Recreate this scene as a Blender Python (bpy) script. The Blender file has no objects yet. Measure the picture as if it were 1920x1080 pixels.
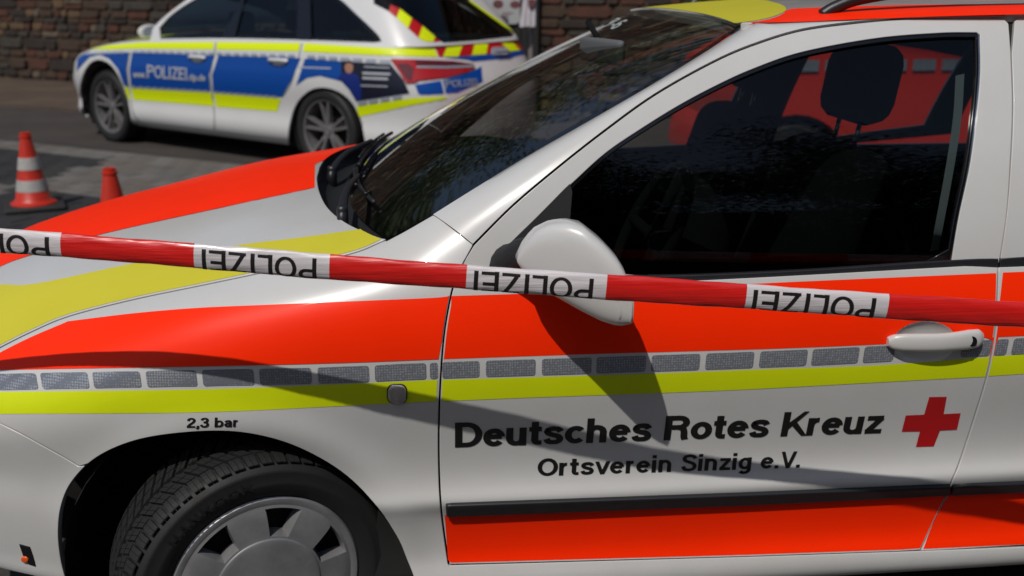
import bpy, bmesh, math, random
import numpy as np
from mathutils import Matrix, Vector
random.seed(7); np.random.seed(7)
SC = bpy.context.scene
COL = SC.collection

# ------------------------------------------------------------------ camera, sky, sun, exposure
CAM_H, PITCH, YAW, FPX = 1.50, .2865, .105, 1950.0      # metres, radians, radians, focal length in photo pixels (1920 wide)
cam_d = bpy.data.cameras.new('camera'); cam = bpy.data.objects.new('camera', cam_d); COL.objects.link(cam)
cam_d.sensor_width = 36.0; cam_d.lens = FPX / 1920 * 36.0
cam_d.clip_start = .05; cam_d.clip_end = 400
cam.location = (0, 0, CAM_H); cam.rotation_euler = (math.pi/2 - PITCH, 0, -YAW)
cam_d.dof.use_dof = True; cam_d.dof.focus_distance = 2.02; cam_d.dof.aperture_fstop = 3.6
SC.camera = cam
SUN_DIR = Vector((.50, .82, -1.28)).normalized()         # direction the light travels
world = bpy.data.worlds.new('World'); SC.world = world; world.use_nodes = True
wn = world.node_tree; wn.nodes.clear()
sky = wn.nodes.new('ShaderNodeTexSky'); sky.sky_type = 'NISHITA'; sky.sun_disc = False
sky.sun_elevation = math.asin(-SUN_DIR.z); sky.sun_rotation = math.atan2(-SUN_DIR.x, -SUN_DIR.y)
sky.air_density = 1.0; sky.dust_density = 1.5; sky.ozone_density = 1.0
bg = wn.nodes.new('ShaderNodeBackground'); bg.inputs['Strength'].default_value = .065
wo = wn.nodes.new('ShaderNodeOutputWorld')
wn.links.new(sky.outputs[0], bg.inputs[0]); wn.links.new(bg.outputs[0], wo.inputs[0])
sun_d = bpy.data.lights.new('sun', 'SUN'); sun_d.energy = 2.9; sun_d.angle = math.radians(.53); sun_d.color = (1, .955, .89)
sun = bpy.data.objects.new('sun', sun_d); COL.objects.link(sun)
sun.rotation_euler = (-SUN_DIR).to_track_quat('Z', 'Y').to_euler()
SC.view_settings.view_transform = 'Standard'; SC.view_settings.look = 'None'
SC.view_settings.exposure = 0.0; SC.view_settings.gamma = 1.0
SC.cycles.use_denoising = True
SC.cycles.max_bounces = 10; SC.cycles.transparent_max_bounces = 16; SC.cycles.glossy_bounces = 5
SC.cycles.caustics_reflective = False; SC.cycles.caustics_refractive = False
SC.cycles.sample_clamp_indirect = 6.0

# ------------------------------------------------------------------ projection helpers (photo pixel -> point on a real surface)
_F = np.array([math.sin(YAW)*math.cos(PITCH), math.cos(YAW)*math.cos(PITCH), -math.sin(PITCH)])
_R = np.array([math.cos(YAW), -math.sin(YAW), 0.0]); _U = np.cross(_R, _F); _C = np.array([0, 0, CAM_H])
def ray(u, v): return _F + _R*(u-960)/FPX + _U*(540-v)/FPX
def at(u, v, y):                       # the point seen at (u, v) on the plane y
    d = ray(u, v); return _C + d*(y/d[1])
def atz(u, v, z):
    d = ray(u, v); return _C + d*((z-CAM_H)/d[2])
def proj(P):
    q = np.asarray(P, float) - _C; w = q @ _F
    return np.stack([960 + FPX*(q @ _R)/w, 540 - FPX*(q @ _U)/w], -1)

def cr(pts, n=8, closed=False):        # Catmull-Rom through points
    p = np.asarray(pts, float); k = len(p); out = []
    if closed: q = np.vstack([p[-1], p, p[0], p[1]]); segs = k
    else: q = np.vstack([2*p[0]-p[1], p, 2*p[-1]-p[-2]]); segs = k-1
    for i in range(segs):
        a, b, c, d = q[i], q[i+1], q[i+2], q[i+3]
        for t in np.arange(n)/n:
            out.append(.5*(2*b + (c-a)*t + (2*a-5*b+4*c-d)*t*t + (3*b-a-3*c+d)*t**3))
    if not closed: out.append(p[-1])
    return np.array(out)
def ln(pts, n=8):                      # straight segments, subdivided
    p = np.asarray(pts, float); out = []
    for a, b in zip(p[:-1], p[1:]):
        for t in np.arange(n)/n: out.append(a+(b-a)*t)
    out.append(p[-1]); return np.array(out)
def off(pl, d):                        # shift a polyline sideways by d (to the right of travel in image axes)
    p = np.asarray(pl, float); t = np.gradient(p, axis=0); t /= np.linalg.norm(t, axis=1)[:, None]+1e-9
    return p + np.stack([-t[:, 1], t[:, 0]], 1)*d
def rrect(x0, y0, x1, y1, r, n=4):     # rounded rectangle, closed loop
    o = []
    for cx, cy, a in ((x1-r, y1-r, 0), (x0+r, y1-r, 90), (x0+r, y0+r, 180), (x1-r, y0+r, 270)):
        for i in range(n+1):
            w = math.radians(a+90*i/n); o.append((cx+r*math.cos(w), cy+r*math.sin(w)))
    return np.array(o)
def ell(cx, cy, rx, ry, a0=0, a1=360, n=40, rot=0):
    a = np.radians(np.linspace(a0, a1, n, endpoint=(a1-a0) % 360 != 0)); c, s = math.cos(math.radians(rot)), math.sin(math.radians(rot))
    x, y = rx*np.cos(a), ry*np.sin(a)
    return np.stack([cx+x*c-y*s, cy+x*s+y*c], 1)
def homog(src, dst):                   # 4-point perspective map
    A, b = [], []
    for (x, y), (u, v) in zip(src, dst):
        A += [[x, y, 1, 0, 0, 0, -u*x, -u*y], [0, 0, 0, x, y, 1, -v*x, -v*y]]; b += [u, v]
    h = np.append(np.linalg.solve(np.array(A, float), np.array(b, float)), 1).reshape(3, 3)
    def f(P):
        P = np.asarray(P, float); q = np.hstack([P[:, :2], np.ones((len(P), 1))]) @ h.T
        return q[:, :2]/q[:, 2:]
    return f

class Surf:                            # uniform bicubic B-spline sheet over a control net
    def __init__(self, net, flip=False, disp=None):
        n = np.asarray(net, float); self.n, self.m = n.shape[:2]; self.flip = flip; self.disp = disp
        n = np.concatenate([2*n[:1]-n[1:2], n, 2*n[-1:]-n[-2:-1]], 0)
        n = np.concatenate([2*n[:, :1]-n[:, 1:2], n, 2*n[:, -1:]-n[:, -2:-1]], 1)
        self.net = n; self.grid = None
    def raw(self, s, t):
        s = np.clip(np.asarray(s, float), -.999, self.n-.001); t = np.clip(np.asarray(t, float), -.999, self.m-.001)
        def w(x, N):
            i = np.clip(np.floor(x).astype(int), 0, N-2); f = x-i
            return i, np.stack([(1-f)**3, 3*f**3-6*f*f+4, -3*f**3+3*f*f+3*f+1, f**3], -1)/6
        i, a = w(s, self.n); j, b = w(t, self.m); P = 0
        for k in range(4):
            for l in range(4): P = P + (a[..., k]*b[..., l])[..., None]*self.net[i+k, j+l]
        return P
    def eval(self, s, t):
        P = self.raw(s, t)
        return self.disp(P) if self.disp else P
    def normal(self, s, t, e=.02):
        n = np.cross(self.eval(s+e, t)-self.eval(s-e, t), self.eval(s, t+e)-self.eval(s, t-e))
        n /= np.linalg.norm(n, axis=-1)[..., None]+1e-12
        return -n if self.flip else n
    def hit(self, px):                 # params of the points seen at these pixels
        px = np.asarray(px, float)
        if self.grid is None:
            S, T = np.meshgrid(np.linspace(0, self.n-1, 8*self.n), np.linspace(0, self.m-1, 8*self.m), indexing='ij')
            S, T = S.ravel(), T.ravel(); P = self.eval(S, T)
            f = ((P-_C)*self.normal(S, T)).sum(1) < 0
            if f.sum() < 10: f[:] = True
            self.grid = (S[f], T[f], proj(P[f]), (12*(P[f]-_C) @ _F)**2)
        S, T, G, Dp = self.grid
        i = np.array([np.argmin(((G-p)**2).sum(1)+Dp) for p in px]); s, t = S[i].copy(), T[i].copy()
        for _ in range(12):
            r = px - proj(self.eval(s, t)); e = 1e-3
            a = (proj(self.eval(s+e, t))-proj(self.eval(s-e, t)))/(2*e); b = (proj(self.eval(s, t+e))-proj(self.eval(s, t-e)))/(2*e)
            D = a[:, 0]*b[:, 1]-a[:, 1]*b[:, 0]; D = np.where(np.abs(D) < 1e-6, 1e-6, D)
            ds = (r[:, 0]*b[:, 1]-r[:, 1]*b[:, 0])/D; dt = (a[:, 0]*r[:, 1]-a[:, 1]*r[:, 0])/D
            s = np.clip(s+np.clip(ds, -.5, .5), -.9, self.n-.1); t = np.clip(t+np.clip(dt, -.5, .5), -.9, self.m-.1)
        return np.stack([s, t], 1)

# ------------------------------------------------------------------ object helpers
def link(o, parent=None):
    COL.objects.link(o)
    if parent is not None: o.parent = parent
    return o
def origin_of(parent):
    M = Matrix.Identity(4); p = parent
    while p is not None: M = p.matrix_basis @ M; p = p.parent
    return M
def mesh_obj(name, V, Fc, mat, parent=None, smooth=True, angle=None, normals=None):   # V in world coordinates
    V = np.asarray(V, float)
    if parent is not None:
        I = np.array(origin_of(parent).inverted()); V = V @ I[:3, :3].T + I[:3, 3]
    me = bpy.data.meshes.new(name); me.from_pydata(V.tolist(), [], [tuple(int(i) for i in f) for f in Fc])
    me.materials.append(mat); me.update()
    if smooth:
        me.polygons.foreach_set('use_smooth', [True]*len(me.polygons))
        if angle: me.set_sharp_from_angle(angle=math.radians(angle))
    if normals is not None:
        N = np.asarray(normals, float)
        if parent is not None: N = N @ np.array(origin_of(parent).inverted())[:3, :3].T
        me.normals_split_custom_set_from_vertices(N.tolist())
    return link(bpy.data.objects.new(name, me), parent)
def empty(name, loc=(0, 0, 0), rz=0, parent=None):
    o = bpy.data.objects.new(name, None); o.empty_display_size = .2
    o.location = loc; o.rotation_euler = (0, 0, rz); link(o, parent)
    o.matrix_basis = (origin_of(parent).inverted() if parent else Matrix.Identity(4)) @ Matrix.Translation(loc) @ Matrix.Rotation(rz, 4, 'Z'); return o
def tag(o, label=None, cat=None, group=None, kind=None):
    for k, v in (('label', label), ('category', cat), ('group', group), ('kind', kind)):
        if v: o[k] = v
    return o

def fill2d(loops, ss, ts):             # triangulated region between loops, cut along the grid lines ss, ts
    bm = bmesh.new()
    for L in loops:
        vs = []
        for p in L:
            if vs and (abs(vs[-1].co.x-p[0])+abs(vs[-1].co.y-p[1]) < 1e-5): continue
            vs.append(bm.verts.new((p[0], p[1], 0)))
        if abs(vs[0].co.x-vs[-1].co.x)+abs(vs[0].co.y-vs[-1].co.y) < 1e-5: bm.verts.remove(vs.pop())
        for a, b in zip(vs, vs[1:]+vs[:1]):
            if not bm.edges.get((a, b)): bm.edges.new((a, b))
    bmesh.ops.triangle_fill(bm, use_beauty=True, use_dissolve=False, edges=bm.edges[:], normal=(0, 0, 1))
    for k, vals in ((0, ss), (1, ts)):
        for x in vals:
            co = [0, 0, 0]; co[k] = x; no = [0, 0, 0]; no[k] = 1
            bmesh.ops.bisect_plane(bm, geom=bm.verts[:]+bm.edges[:]+bm.faces[:], plane_co=co, plane_no=no, dist=1e-5)
    bm.verts.ensure_lookup_table(); bm.verts.index_update()
    V = np.array([(v.co.x, v.co.y) for v in bm.verts]); Fc = [[v.index for v in f.verts] for f in bm.faces]
    Bd = [(e.verts[0].index, e.verts[1].index, [v.index for v in e.link_faces[0].verts]) for e in bm.edges if len(e.link_faces) == 1]
    bm.free(); return V, Fc, Bd

def patch(name, surf, loops, mat, parent, lift=0.0, wall=0.0, step=.5, px=True, tstep=None, chamfer=.0015):
    """A panel or foil lying on surf: outline given in photo pixels (px) or in sheet parameters."""
    st = [surf.hit(L) if px else np.asarray(L, float) for L in loops]
    lo, hi = st[0].min(0), st[0].max(0); tstep = tstep or step
    ss = np.arange(math.ceil(lo[0]/step)*step, hi[0], step); ts = np.arange(math.ceil(lo[1]/tstep)*tstep, hi[1], tstep)
    V2, Fc, Bd = fill2d(st, ss, ts)
    P = surf.eval(V2[:, 0], V2[:, 1]); N = surf.normal(V2[:, 0], V2[:, 1]); P = P + N*lift
    out = []
    for f in Fc:
        a, b, c = P[f[0]], P[f[1]], P[f[2]]
        n = np.cross(b-a, P[f[-1]]-a)
        out.append(f if (n*N[f[0]]).sum() > 0 else f[::-1])
    V, NN = [P], [N]
    if wall:
        base = len(P); idx = {}; W1, W2, W3, n1, n2 = [], [], [], [], []
        pos, flag = {}, {}
        for a, b, f in Bd:
            for k in (a, b): idx.setdefault(k, len(idx))
        K = len(idx); keys = list(idx); acc = np.zeros((K, 3))
        for a, b, f in Bd:
            e = P[b]-P[a]; o = np.cross(e, N[a]); o /= np.linalg.norm(o)+1e-12
            cen = P[f].mean(0)
            if (o*(P[a]-cen)).sum() < 0: o = -o
            acc[idx[a]] += o; acc[idx[b]] += o
        acc /= np.linalg.norm(acc, axis=1)[:, None]+1e-12
        B, NB = P[keys], N[keys]
        R1 = B + acc*chamfer - NB*chamfer; R2 = R1 - NB*wall
        nm = (acc+NB)/np.linalg.norm(acc+NB, axis=1)[:, None]
        V += [B, R1, R1, R2]; NN += [NB, nm*.5+acc*.5, acc, acc]
        for a, b, f in Bd:
            i, j = idx[a], idx[b]
            q = [base+i, base+j, base+K+j, base+K+i]; g = [base+2*K+i, base+2*K+j, base+3*K+j, base+3*K+i]
            VV = np.vstack([B, R1, R1, R2]); n = np.cross(VV[j]-VV[i], VV[3*K+j]-VV[i])
            if (n*acc[i]).sum() < 0: q, g = q[::-1], g[::-1]
            out += [q, g]
    return mesh_obj(name, np.vstack(V), out, mat, parent, normals=np.vstack(NN))

def tube(path, r, n=8, caps=True):     # round bar along a path; r scalar or per point
    P = np.asarray(path, float); k = len(P); r = np.broadcast_to(np.asarray(r, float), (k,))
    t = np.gradient(P, axis=0); t /= np.linalg.norm(t, axis=1)[:, None]+1e-12
    up = np.array([0, 0, 1.0]) if abs(t[0, 2]) < .9 else np.array([1.0, 0, 0]); V = []
    a = np.cross(t[0], up); a /= np.linalg.norm(a)
    for i in range(k):
        a = a - t[i]*(a @ t[i]); a /= np.linalg.norm(a); b = np.cross(t[i], a)
        for j in range(n):
            w = 2*math.pi*j/n; V.append(P[i]+r[i]*(a*math.cos(w)+b*math.sin(w)))
    Fc = [[i*n+j, i*n+(j+1) % n, (i+1)*n+(j+1) % n, (i+1)*n+j] for i in range(k-1) for j in range(n)]
    if caps: Fc += [list(range(n))[::-1], [(k-1)*n+j for j in range(n)]]
    return np.array(V), Fc
def grid_faces(n, m, close=False):
    return [[i*m+j, i*m+(j+1) % m, (i+1)*m+(j+1) % m, (i+1)*m+j] for i in range(n-1) for j in range(m if close else m-1)]
def loft(curves, parent, name, mat, sub=1, thick=0, close=False, angle=None, flip=False):   # sheet through a list of equal-length 3-D polylines
    A = np.array(curves, float); n, m = A.shape[:2]; Fc = grid_faces(n, m, close)
    if flip: Fc = [f[::-1] for f in Fc]
    V = A.reshape(-1, 3)
    return mesh_obj(name, V, Fc, mat, parent, angle=angle)
def resample(P, n):
    P = np.asarray(P, float); d = np.r_[0, np.cumsum(np.linalg.norm(np.diff(P, axis=0), axis=1))]
    x = np.linspace(0, d[-1], n); return np.stack([np.interp(x, d, P[:, k]) for k in range(P.shape[1])], 1)
def box_vf(x0, x1, y0, y1, z0, z1, b=.0):
    bm = bmesh.new(); bmesh.ops.create_cube(bm, size=1)
    for v in bm.verts: v.co = Vector(((x0+x1)/2+v.co.x*(x1-x0), (y0+y1)/2+v.co.y*(y1-y0), (z0+z1)/2+v.co.z*(z1-z0)))
    if b: bmesh.ops.bevel(bm, geom=bm.edges[:]+bm.verts[:], offset=b, segments=3, profile=.5, affect='EDGES')
    bm.verts.index_update(); V = np.array([v.co[:] for v in bm.verts]); Fc = [[v.index for v in f.verts] for f in bm.faces]; bm.free()
    return V, Fc
def join(*vf):
    V, Fc, n = [], [], 0
    for v, f in vf:
        V.append(np.asarray(v, float)); Fc += [[i+n for i in q] for q in f]; n += len(v)
    return np.vstack(V), Fc
def xform(vf, M):
    A = np.array(M); return vf[0] @ A[:3, :3].T + A[:3, 3], vf[1]
def lathe(prof, n=48, axis='z'):       # profile of (radius, height)
    p = np.asarray(prof, float); a = 2*np.pi*np.arange(n)/n; V = []
    for r, h in p: V.append(np.stack([r*np.cos(a), r*np.sin(a), np.full(n, h)], 1))
    V = np.vstack(V)
    if axis == 'y': V = V[:, [0, 2, 1]]*np.array([1, 1, 1])
    Fc = [[i*n+j, i*n+(j+1) % n, (i+1)*n+(j+1) % n, (i+1)*n+j] for i in range(len(p)-1) for j in range(n)]
    return V, Fc

# lettering: a plain bold grotesque drawn as strokes (cap height 1, x-height .72)
def _arc(cx, cy, rx, ry, a0, a1, n=14):
    a = np.radians(np.linspace(a0, a1, n)); return [(cx+rx*math.cos(t), cy+ry*math.sin(t)) for t in a]
def _glyphs():
    h, X = .095, .72; A = _arc; c = lambda *p: [tuple(q) for q in cr(p, 5)]; o = lambda x=.31: A(x, .36, .215, .265, 0, 360, 26)
    S = c((.61,.74),(.54,.86),(.36,.912),(.18,.86),(.125,.74),(.19,.62),(.36,.535),(.54,.44),(.605,.28),(.53,.135),(.355,.085),(.16,.14),(.09,.30))
    s = c((.49,.51),(.43,.605),(.29,.637),(.155,.60),(.115,.515),(.165,.43),(.29,.375),(.42,.32),(.475,.22),(.43,.12),(.29,.083),(.14,.12),(.09,.225))
    bowl = [(h,1-h),(.40,1-h)] + A(.40, .715, .21, .19, 90, -90) + [(h,.525)]
    return {
     'D': (.80, [[(h,0),(h,1)], [(h,1-h),(.34,1-h)]+A(.34,.5,.33,.405,90,-90)+[(h,h)]]),
     'e': (.66, [[(.10,.385),(.53,.385)], A(.31,.36,.215,.268,5,322,24)]), 'u': (.65, [[(h,X),(h,.28)]+A(.285,.28,.19,.193,180,360)+[(.475,X)], [(.475,X),(.475,0)]]),
     'n': (.65, [[(h,0),(h,X)], A(.285,.44,.19,.193,180,0)+[(.475,0)]]), 'h': (.65, [[(h,0),(h,1)], A(.285,.44,.19,.193,180,0)+[(.475,0)]]),
     't': (.42, [[(.17,.93),(.17,.2)]+A(.275,.2,.105,.112,180,270,6)+[(.37,.088)], [(0,.635),(.36,.635)]]), 's': (.62, [s]), 'c': (.63, [A(.31,.36,.215,.268,42,318,22)]),
     'R': (.77, [[(h,0),(h,1)], bowl, c((.36,.53),(.52,.47),(.57,.33),(.585,.12),(.63,0))]), 'P': (.70, [[(h,0),(h,1)], bowl]), 'o': (.66, [o()]),
     'K': (.76, [[(h,0),(h,1)], [(.10,.32),(.66,1.06)], [(.30,.58),(.70,-.06)]]), 'r': (.43, [[(h,0),(h,X)], A(.31,.40,.215,.237,180,86,10)]),
     'z': (.58, [[(.03,.635),(.51,.635)], [(.46,.64),(.08,.08)], [(.02,.085),(.52,.085)]]), 'Z': (.72, [[(.04,.912),(.64,.912)], [(.58,.92),(.10,.08)], [(.02,.088),(.66,.088)]]),
     'O': (.86, [A(.42,.5,.325,.412,0,360,32)]), 'v': (.58, [[(.05,.78),(.285,-.06)], [(.52,.78),(.285,-.06)]]), 'V': (.72, [[(.06,1.06),(.345,-.06)], [(.63,1.06),(.345,-.06)]]),
     'i': (.27, [[(h,0),(h,X)], [(h,.83),(h,1)]]), 'l': (.27, [[(h,0),(h,1)]]), 'I': (.29, [[(h,0),(h,1)]]), '.': (.27, [[(h,0),(h,.19)]]), ',': (.27, [[(h+.02,.19),(h+.02,.0),(h-.05,-.14)]]),
     'g': (.67, [A(.30,.36,.21,.268,0,360,26), [(.50,X),(.50,-.03)]+A(.295,-.03,.205,.165,0,-155,12)]), 'S': (.74, [S]),
     '2': (.64, [c((.10,.69),(.14,.84),(.30,.912),(.46,.84),(.49,.70),(.41,.53),(.22,.33),(.12,.19),(.10,.09)), [(.01,.088),(.57,.088)]]),
     '3': (.64, [c((.09,.74),(.14,.86),(.29,.912),(.44,.86),(.47,.73),(.40,.57),(.22,.53)), c((.22,.53),(.43,.48),(.50,.30),(.44,.14),(.28,.088),(.12,.14),(.07,.29))]),
     'b': (.67, [[(h,0),(h,1)], o(.325)]), 'd': (.67, [[(.505,0),(.505,1)], o(.29)]), 'p': (.67, [[(h,-.27),(h,X)], o(.325)]),
     'a': (.64, [c((.10,.51),(.16,.605),(.29,.637),(.42,.60),(.465,.49))+[(.465,0)], c((.46,.42),(.28,.385),(.13,.31),(.115,.18),(.20,.09),(.34,.105),(.46,.22))]),
     'L': (.62, [[(h,0),(h,1)], [(h,.088),(.56,.088)]]), 'E': (.70, [[(h,0),(h,1)], [(h,.912),(.62,.912)], [(h,.51),(.58,.51)], [(h,.088),(.64,.088)]]),
     'w': (.86, [[(.06,.78),(.23,-.06)], [(.23,-.06),(.40,.78)], [(.40,.78),(.58,-.06)], [(.58,-.06),(.75,.78)]]), '7': (.62, [[(.02,.912),(.54,.912)], [(.50,.92),(.20,0)]]),
     '6': (.66, [A(.31,.32,.215,.235,0,360,24), c((.50,.80),(.38,.912),(.20,.84),(.11,.62),(.10,.36))]), 'H': (.78, [[(h,0),(h,1)], [(.585,0),(.585,1)], [(h,.5),(.585,.5)]]), 'N': (.78, [[(h,0),(h,1)], [(.585,0),(.585,1)], [(h,1.0),(.585,0)]]), 'A': (.74, [[(.06,-.06),(.345,1.06)], [(.63,-.06),(.345,1.06)], [(.18,.32),(.5,.32)]]), '1': (.5, [[(.30,0),(.30,1)], [(.30,.92),(.10,.74)]]), '-': (.42, [[(.02,.36),(.34,.36)]]), '/': (.4, [[(.02,-.06),(.32,1.06)]])}
_GL = None
def text_mesh(s, w=.18, spacing=.0):
    global _GL
    if _GL is None: _GL = _glyphs()
    V, Fc, x = [], [], 0.0
    for ch in s:
        if ch == ' ': x += .34; continue
        adv, strokes = _GL[ch]
        for k, st in enumerate(strokes):
            p = np.array(st, float); t = np.gradient(p, axis=0)
            t[1:-1] = (p[2:]-p[1:-1])/(np.linalg.norm(p[2:]-p[1:-1], axis=1)[:, None]+1e-9)+(p[1:-1]-p[:-2])/(np.linalg.norm(p[1:-1]-p[:-2], axis=1)[:, None]+1e-9)
            t /= np.linalg.norm(t, axis=1)[:, None]+1e-9; n = np.stack([-t[:, 1], t[:, 0]], 1)
            ww = w*(.5+.5*np.abs(n[:, :1])*.0) * (1-.10*np.abs(n[:, 1:]))
            hi_ = 1.0 if p[:, 1].max() > .85 else .73; lo_ = -.32 if p[:, 1].min() < -.1 else 0.0
            for q in (p+n*ww, p-n*ww):
                q[:, 1] = np.clip(q[:, 1], lo_, hi_)
                V.append(np.column_stack([q[:, 0]+x, q[:, 1], np.full(len(q), k*.00005)]))
            b = sum(len(v) for v in V)-2*len(p); m = len(p)
            Fc += [[b+i, b+i+1, b+m+i+1, b+m+i] for i in range(m-1)]
        x += adv + spacing
    V = np.vstack(V); lo, hi = V[:, :2].min(0), V[:, :2].max(0); V[:, :2] = (V[:, :2]-lo)/(hi-lo); return V, Fc
def put_text(name, V, Fc, surf, st, mat, parent, lift):
    N = surf.normal(st[:, 0], st[:, 1]); P = surf.eval(st[:, 0], st[:, 1]) + N*(lift+V[:, 2:3]); Fo = []
    for f in Fc:
        n = np.cross(P[f[1]]-P[f[0]], P[f[2]]-P[f[0]]); Fo.append(f if (n*N[f[0]]).sum() > 0 else f[::-1])
    return mesh_obj(name, P, Fo, mat, parent, smooth=True, normals=N)
def split_words(s, V, Fc):             # pieces of the lettering, one per word
    if ' ' not in s: return [(V, Fc)]
    out = []; cuts = []; x = V[:, 0]; words = s.split(' '); n0 = 0
    for wd in words:
        k = 0
        for ch in wd: k += sum(2*len(st) for st in _GL[ch][1])
        fs = [[i-n0 for i in f] for f in Fc if n0 <= f[0] < n0+k]; out.append((V[n0:n0+k], fs)); n0 += k
    return out
def text_on(name, s, surf, quad, mat, parent, lift=.0012, **k):   # quad: pixels of bottom-left, bottom-right, top-right, top-left
    V, Fc = text_mesh(s, **k); Hm = homog([(0, 0), (1, 0), (1, 1), (0, 1)], quad)
    for v, f in split_words(s, V, Fc): o = put_text(name, v, f, surf, surf.hit(Hm(v)), mat, parent, lift)
    return o

# ------------------------------------------------------------------ materials
def _mat(name):
    m = bpy.data.materials.new(name); m.use_nodes = True; nt = m.node_tree; nt.nodes.clear()
    out = nt.nodes.new('ShaderNodeOutputMaterial'); return m, nt, out
def nd(nt, t, **k):
    n = nt.nodes.new(t)
    for a, b in k.items():
        if a.startswith('_'): n.inputs[int(a[1:])].default_value = b
        elif a in n.inputs: n.inputs[a].default_value = b
        else: setattr(n, a, b)
    return n
def principled(name, col, rough=.5, metal=0, coat=0, coat_rough=.03, spec=.5, var=0.0, vscale=6, bump=0.0, bscale=200, detail=4, col2=None, rvar=0.0, trans=0, stretch=None, coords='Object'):
    m, nt, out = _mat(name); L = nt.links.new
    b = nd(nt, 'ShaderNodeBsdfPrincipled', **{'Base Color': (*col, 1), 'Roughness': rough, 'Metallic': metal, 'Coat Weight': coat, 'Coat Roughness': coat_rough, 'Specular IOR Level': spec, 'Transmission Weight': trans})
    L(b.outputs[0], out.inputs[0])
    tc = nd(nt, 'ShaderNodeTexCoord'); src = tc.outputs[coords]
    if stretch:
        mp = nd(nt, 'ShaderNodeMapping'); mp.inputs['Scale'].default_value = stretch; L(src, mp.inputs[0]); src = mp.outputs[0]
    if var or rvar:
        n = nd(nt, 'ShaderNodeTexNoise', Scale=vscale, Detail=detail, Roughness=.6); L(src, n.inputs['Vector'])
        if var:
            mx = nd(nt, 'ShaderNodeMix', data_type='RGBA'); c2 = col2 or tuple(x*(1-var) for x in col)
            mx.inputs[6].default_value = (*col, 1); mx.inputs[7].default_value = (*c2, 1)
            r = nd(nt, 'ShaderNodeMapRange'); r.inputs[1].default_value = .35; r.inputs[2].default_value = .7; L(n.outputs[0], r.inputs[0])
            L(r.outputs[0], mx.inputs[0]); L(mx.outputs[2], b.inputs['Base Color'])
        if rvar:
            r = nd(nt, 'ShaderNodeMapRange'); r.inputs[3].default_value = max(0, rough-rvar); r.inputs[4].default_value = rough+rvar
            L(n.outputs[0], r.inputs[0]); L(r.outputs[0], b.inputs['Roughness'])
    if bump:
        n = nd(nt, 'ShaderNodeTexNoise', Scale=bscale, Detail=3); L(src, n.inputs['Vector'])
        bp = nd(nt, 'ShaderNodeBump', Strength=bump, Distance=.01); L(n.outputs[0], bp.inputs['Height']); L(bp.outputs[0], b.inputs['Normal'])
    return m
def speckle(m, scale=260, amount=.35):            # fine road specks and faint film on paint
    nt = m.node_tree; L = nt.links.new; b = next(n for n in nt.nodes if n.type == 'BSDF_PRINCIPLED')
    src = b.inputs['Base Color'].links[0].from_socket
    tc = nd(nt, 'ShaderNodeTexCoord'); v = nd(nt, 'ShaderNodeTexVoronoi', Scale=scale, Randomness=1.0); L(tc.outputs['Object'], v.inputs['Vector'])
    n = nd(nt, 'ShaderNodeTexNoise', Scale=9, Detail=5); L(tc.outputs['Object'], n.inputs['Vector'])
    a = nd(nt, 'ShaderNodeMath', operation='LESS_THAN'); L(v.outputs['Distance'], a.inputs[0]); a.inputs[1].default_value = .13
    g = nd(nt, 'ShaderNodeMath', operation='GREATER_THAN'); L(n.outputs[0], g.inputs[0]); g.inputs[1].default_value = .56
    p = nd(nt, 'ShaderNodeMath', operation='MULTIPLY'); L(a.outputs[0], p.inputs[0]); L(g.outputs[0], p.inputs[1])
    q = nd(nt, 'ShaderNodeMath', operation='MULTIPLY'); L(p.outputs[0], q.inputs[0]); q.inputs[1].default_value = amount
    mx = nd(nt, 'ShaderNodeMix', data_type='RGBA'); L(q.outputs[0], mx.inputs[0]); L(src, mx.inputs[6]); mx.inputs[7].default_value = (.16, .14, .12, 1); L(mx.outputs[2], b.inputs['Base Color'])
def glass(name, tint, ior=1.52, rough=0.0, spec=1.0):   # thin pane: tinted see-through plus mirror reflection that grows at grazing angles
    m, nt, out = _mat(name); L = nt.links.new
    t = nd(nt, 'ShaderNodeBsdfTransparent'); t.inputs[0].default_value = (*tint, 1)
    g = nd(nt, 'ShaderNodeBsdfGlossy', Roughness=rough); g.inputs[0].default_value = (spec, spec, spec, 1)
    fr = nd(nt, 'ShaderNodeFresnel', IOR=ior); mx = nd(nt, 'ShaderNodeMixShader')
    L(fr.outputs[0], mx.inputs[0]); L(t.outputs[0], mx.inputs[1]); L(g.outputs[0], mx.inputs[2]); L(mx.outputs[0], out.inputs[0])
    return m
M = {}
M['white'] = principled('white_car_paint', (.56, .56, .555), .32, coat=.8, coat_rough=.035, var=.06, vscale=3.5, rvar=.06, col2=(.52, .515, .50))
M['orange'] = principled('fluorescent_orange_foil', (1.0, .026, .0), .45, spec=.15, coat=.05, coat_rough=.06, var=.05, vscale=5)
M['lime'] = principled('lime_yellow_foil', (.64, .74, .003), .45, spec=.3, coat=.12, coat_rough=.1, var=.05, vscale=5)
M['sulphur'] = principled('pale_yellow_foil', (.58, .53, .03), .45, spec=.3, coat=.12, coat_rough=.1, var=.06, vscale=4)
M['black_text'] = principled('black_foil', (.006, .006, .006), .35, coat=.3, coat_rough=.1)
M['red_cross'] = principled('red_foil', (.42, .004, .006), .35, coat=.5, coat_rough=.1)
M['rubber'] = principled('black_rubber', (.009, .009, .010), .55, var=.3, vscale=20, rvar=.1)
M['trim'] = principled('black_plastic_trim', (.014, .015, .018), .42, var=.2, vscale=30, bump=.06, bscale=900)
M['grain'] = principled('grained_dark_plastic', (.013, .014, .016), .62, spec=.3, bump=.35, bscale=1100)
M['gloss_black'] = principled('gloss_black', (.005, .005, .006), .12, coat=.5)
M['dark'] = principled('dark_cavity', (.006, .006, .006), .9)
M['interior'] = principled('interior_fabric', (.005, .0055, .006), .95, spec=.2, var=.3, vscale=60)
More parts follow.
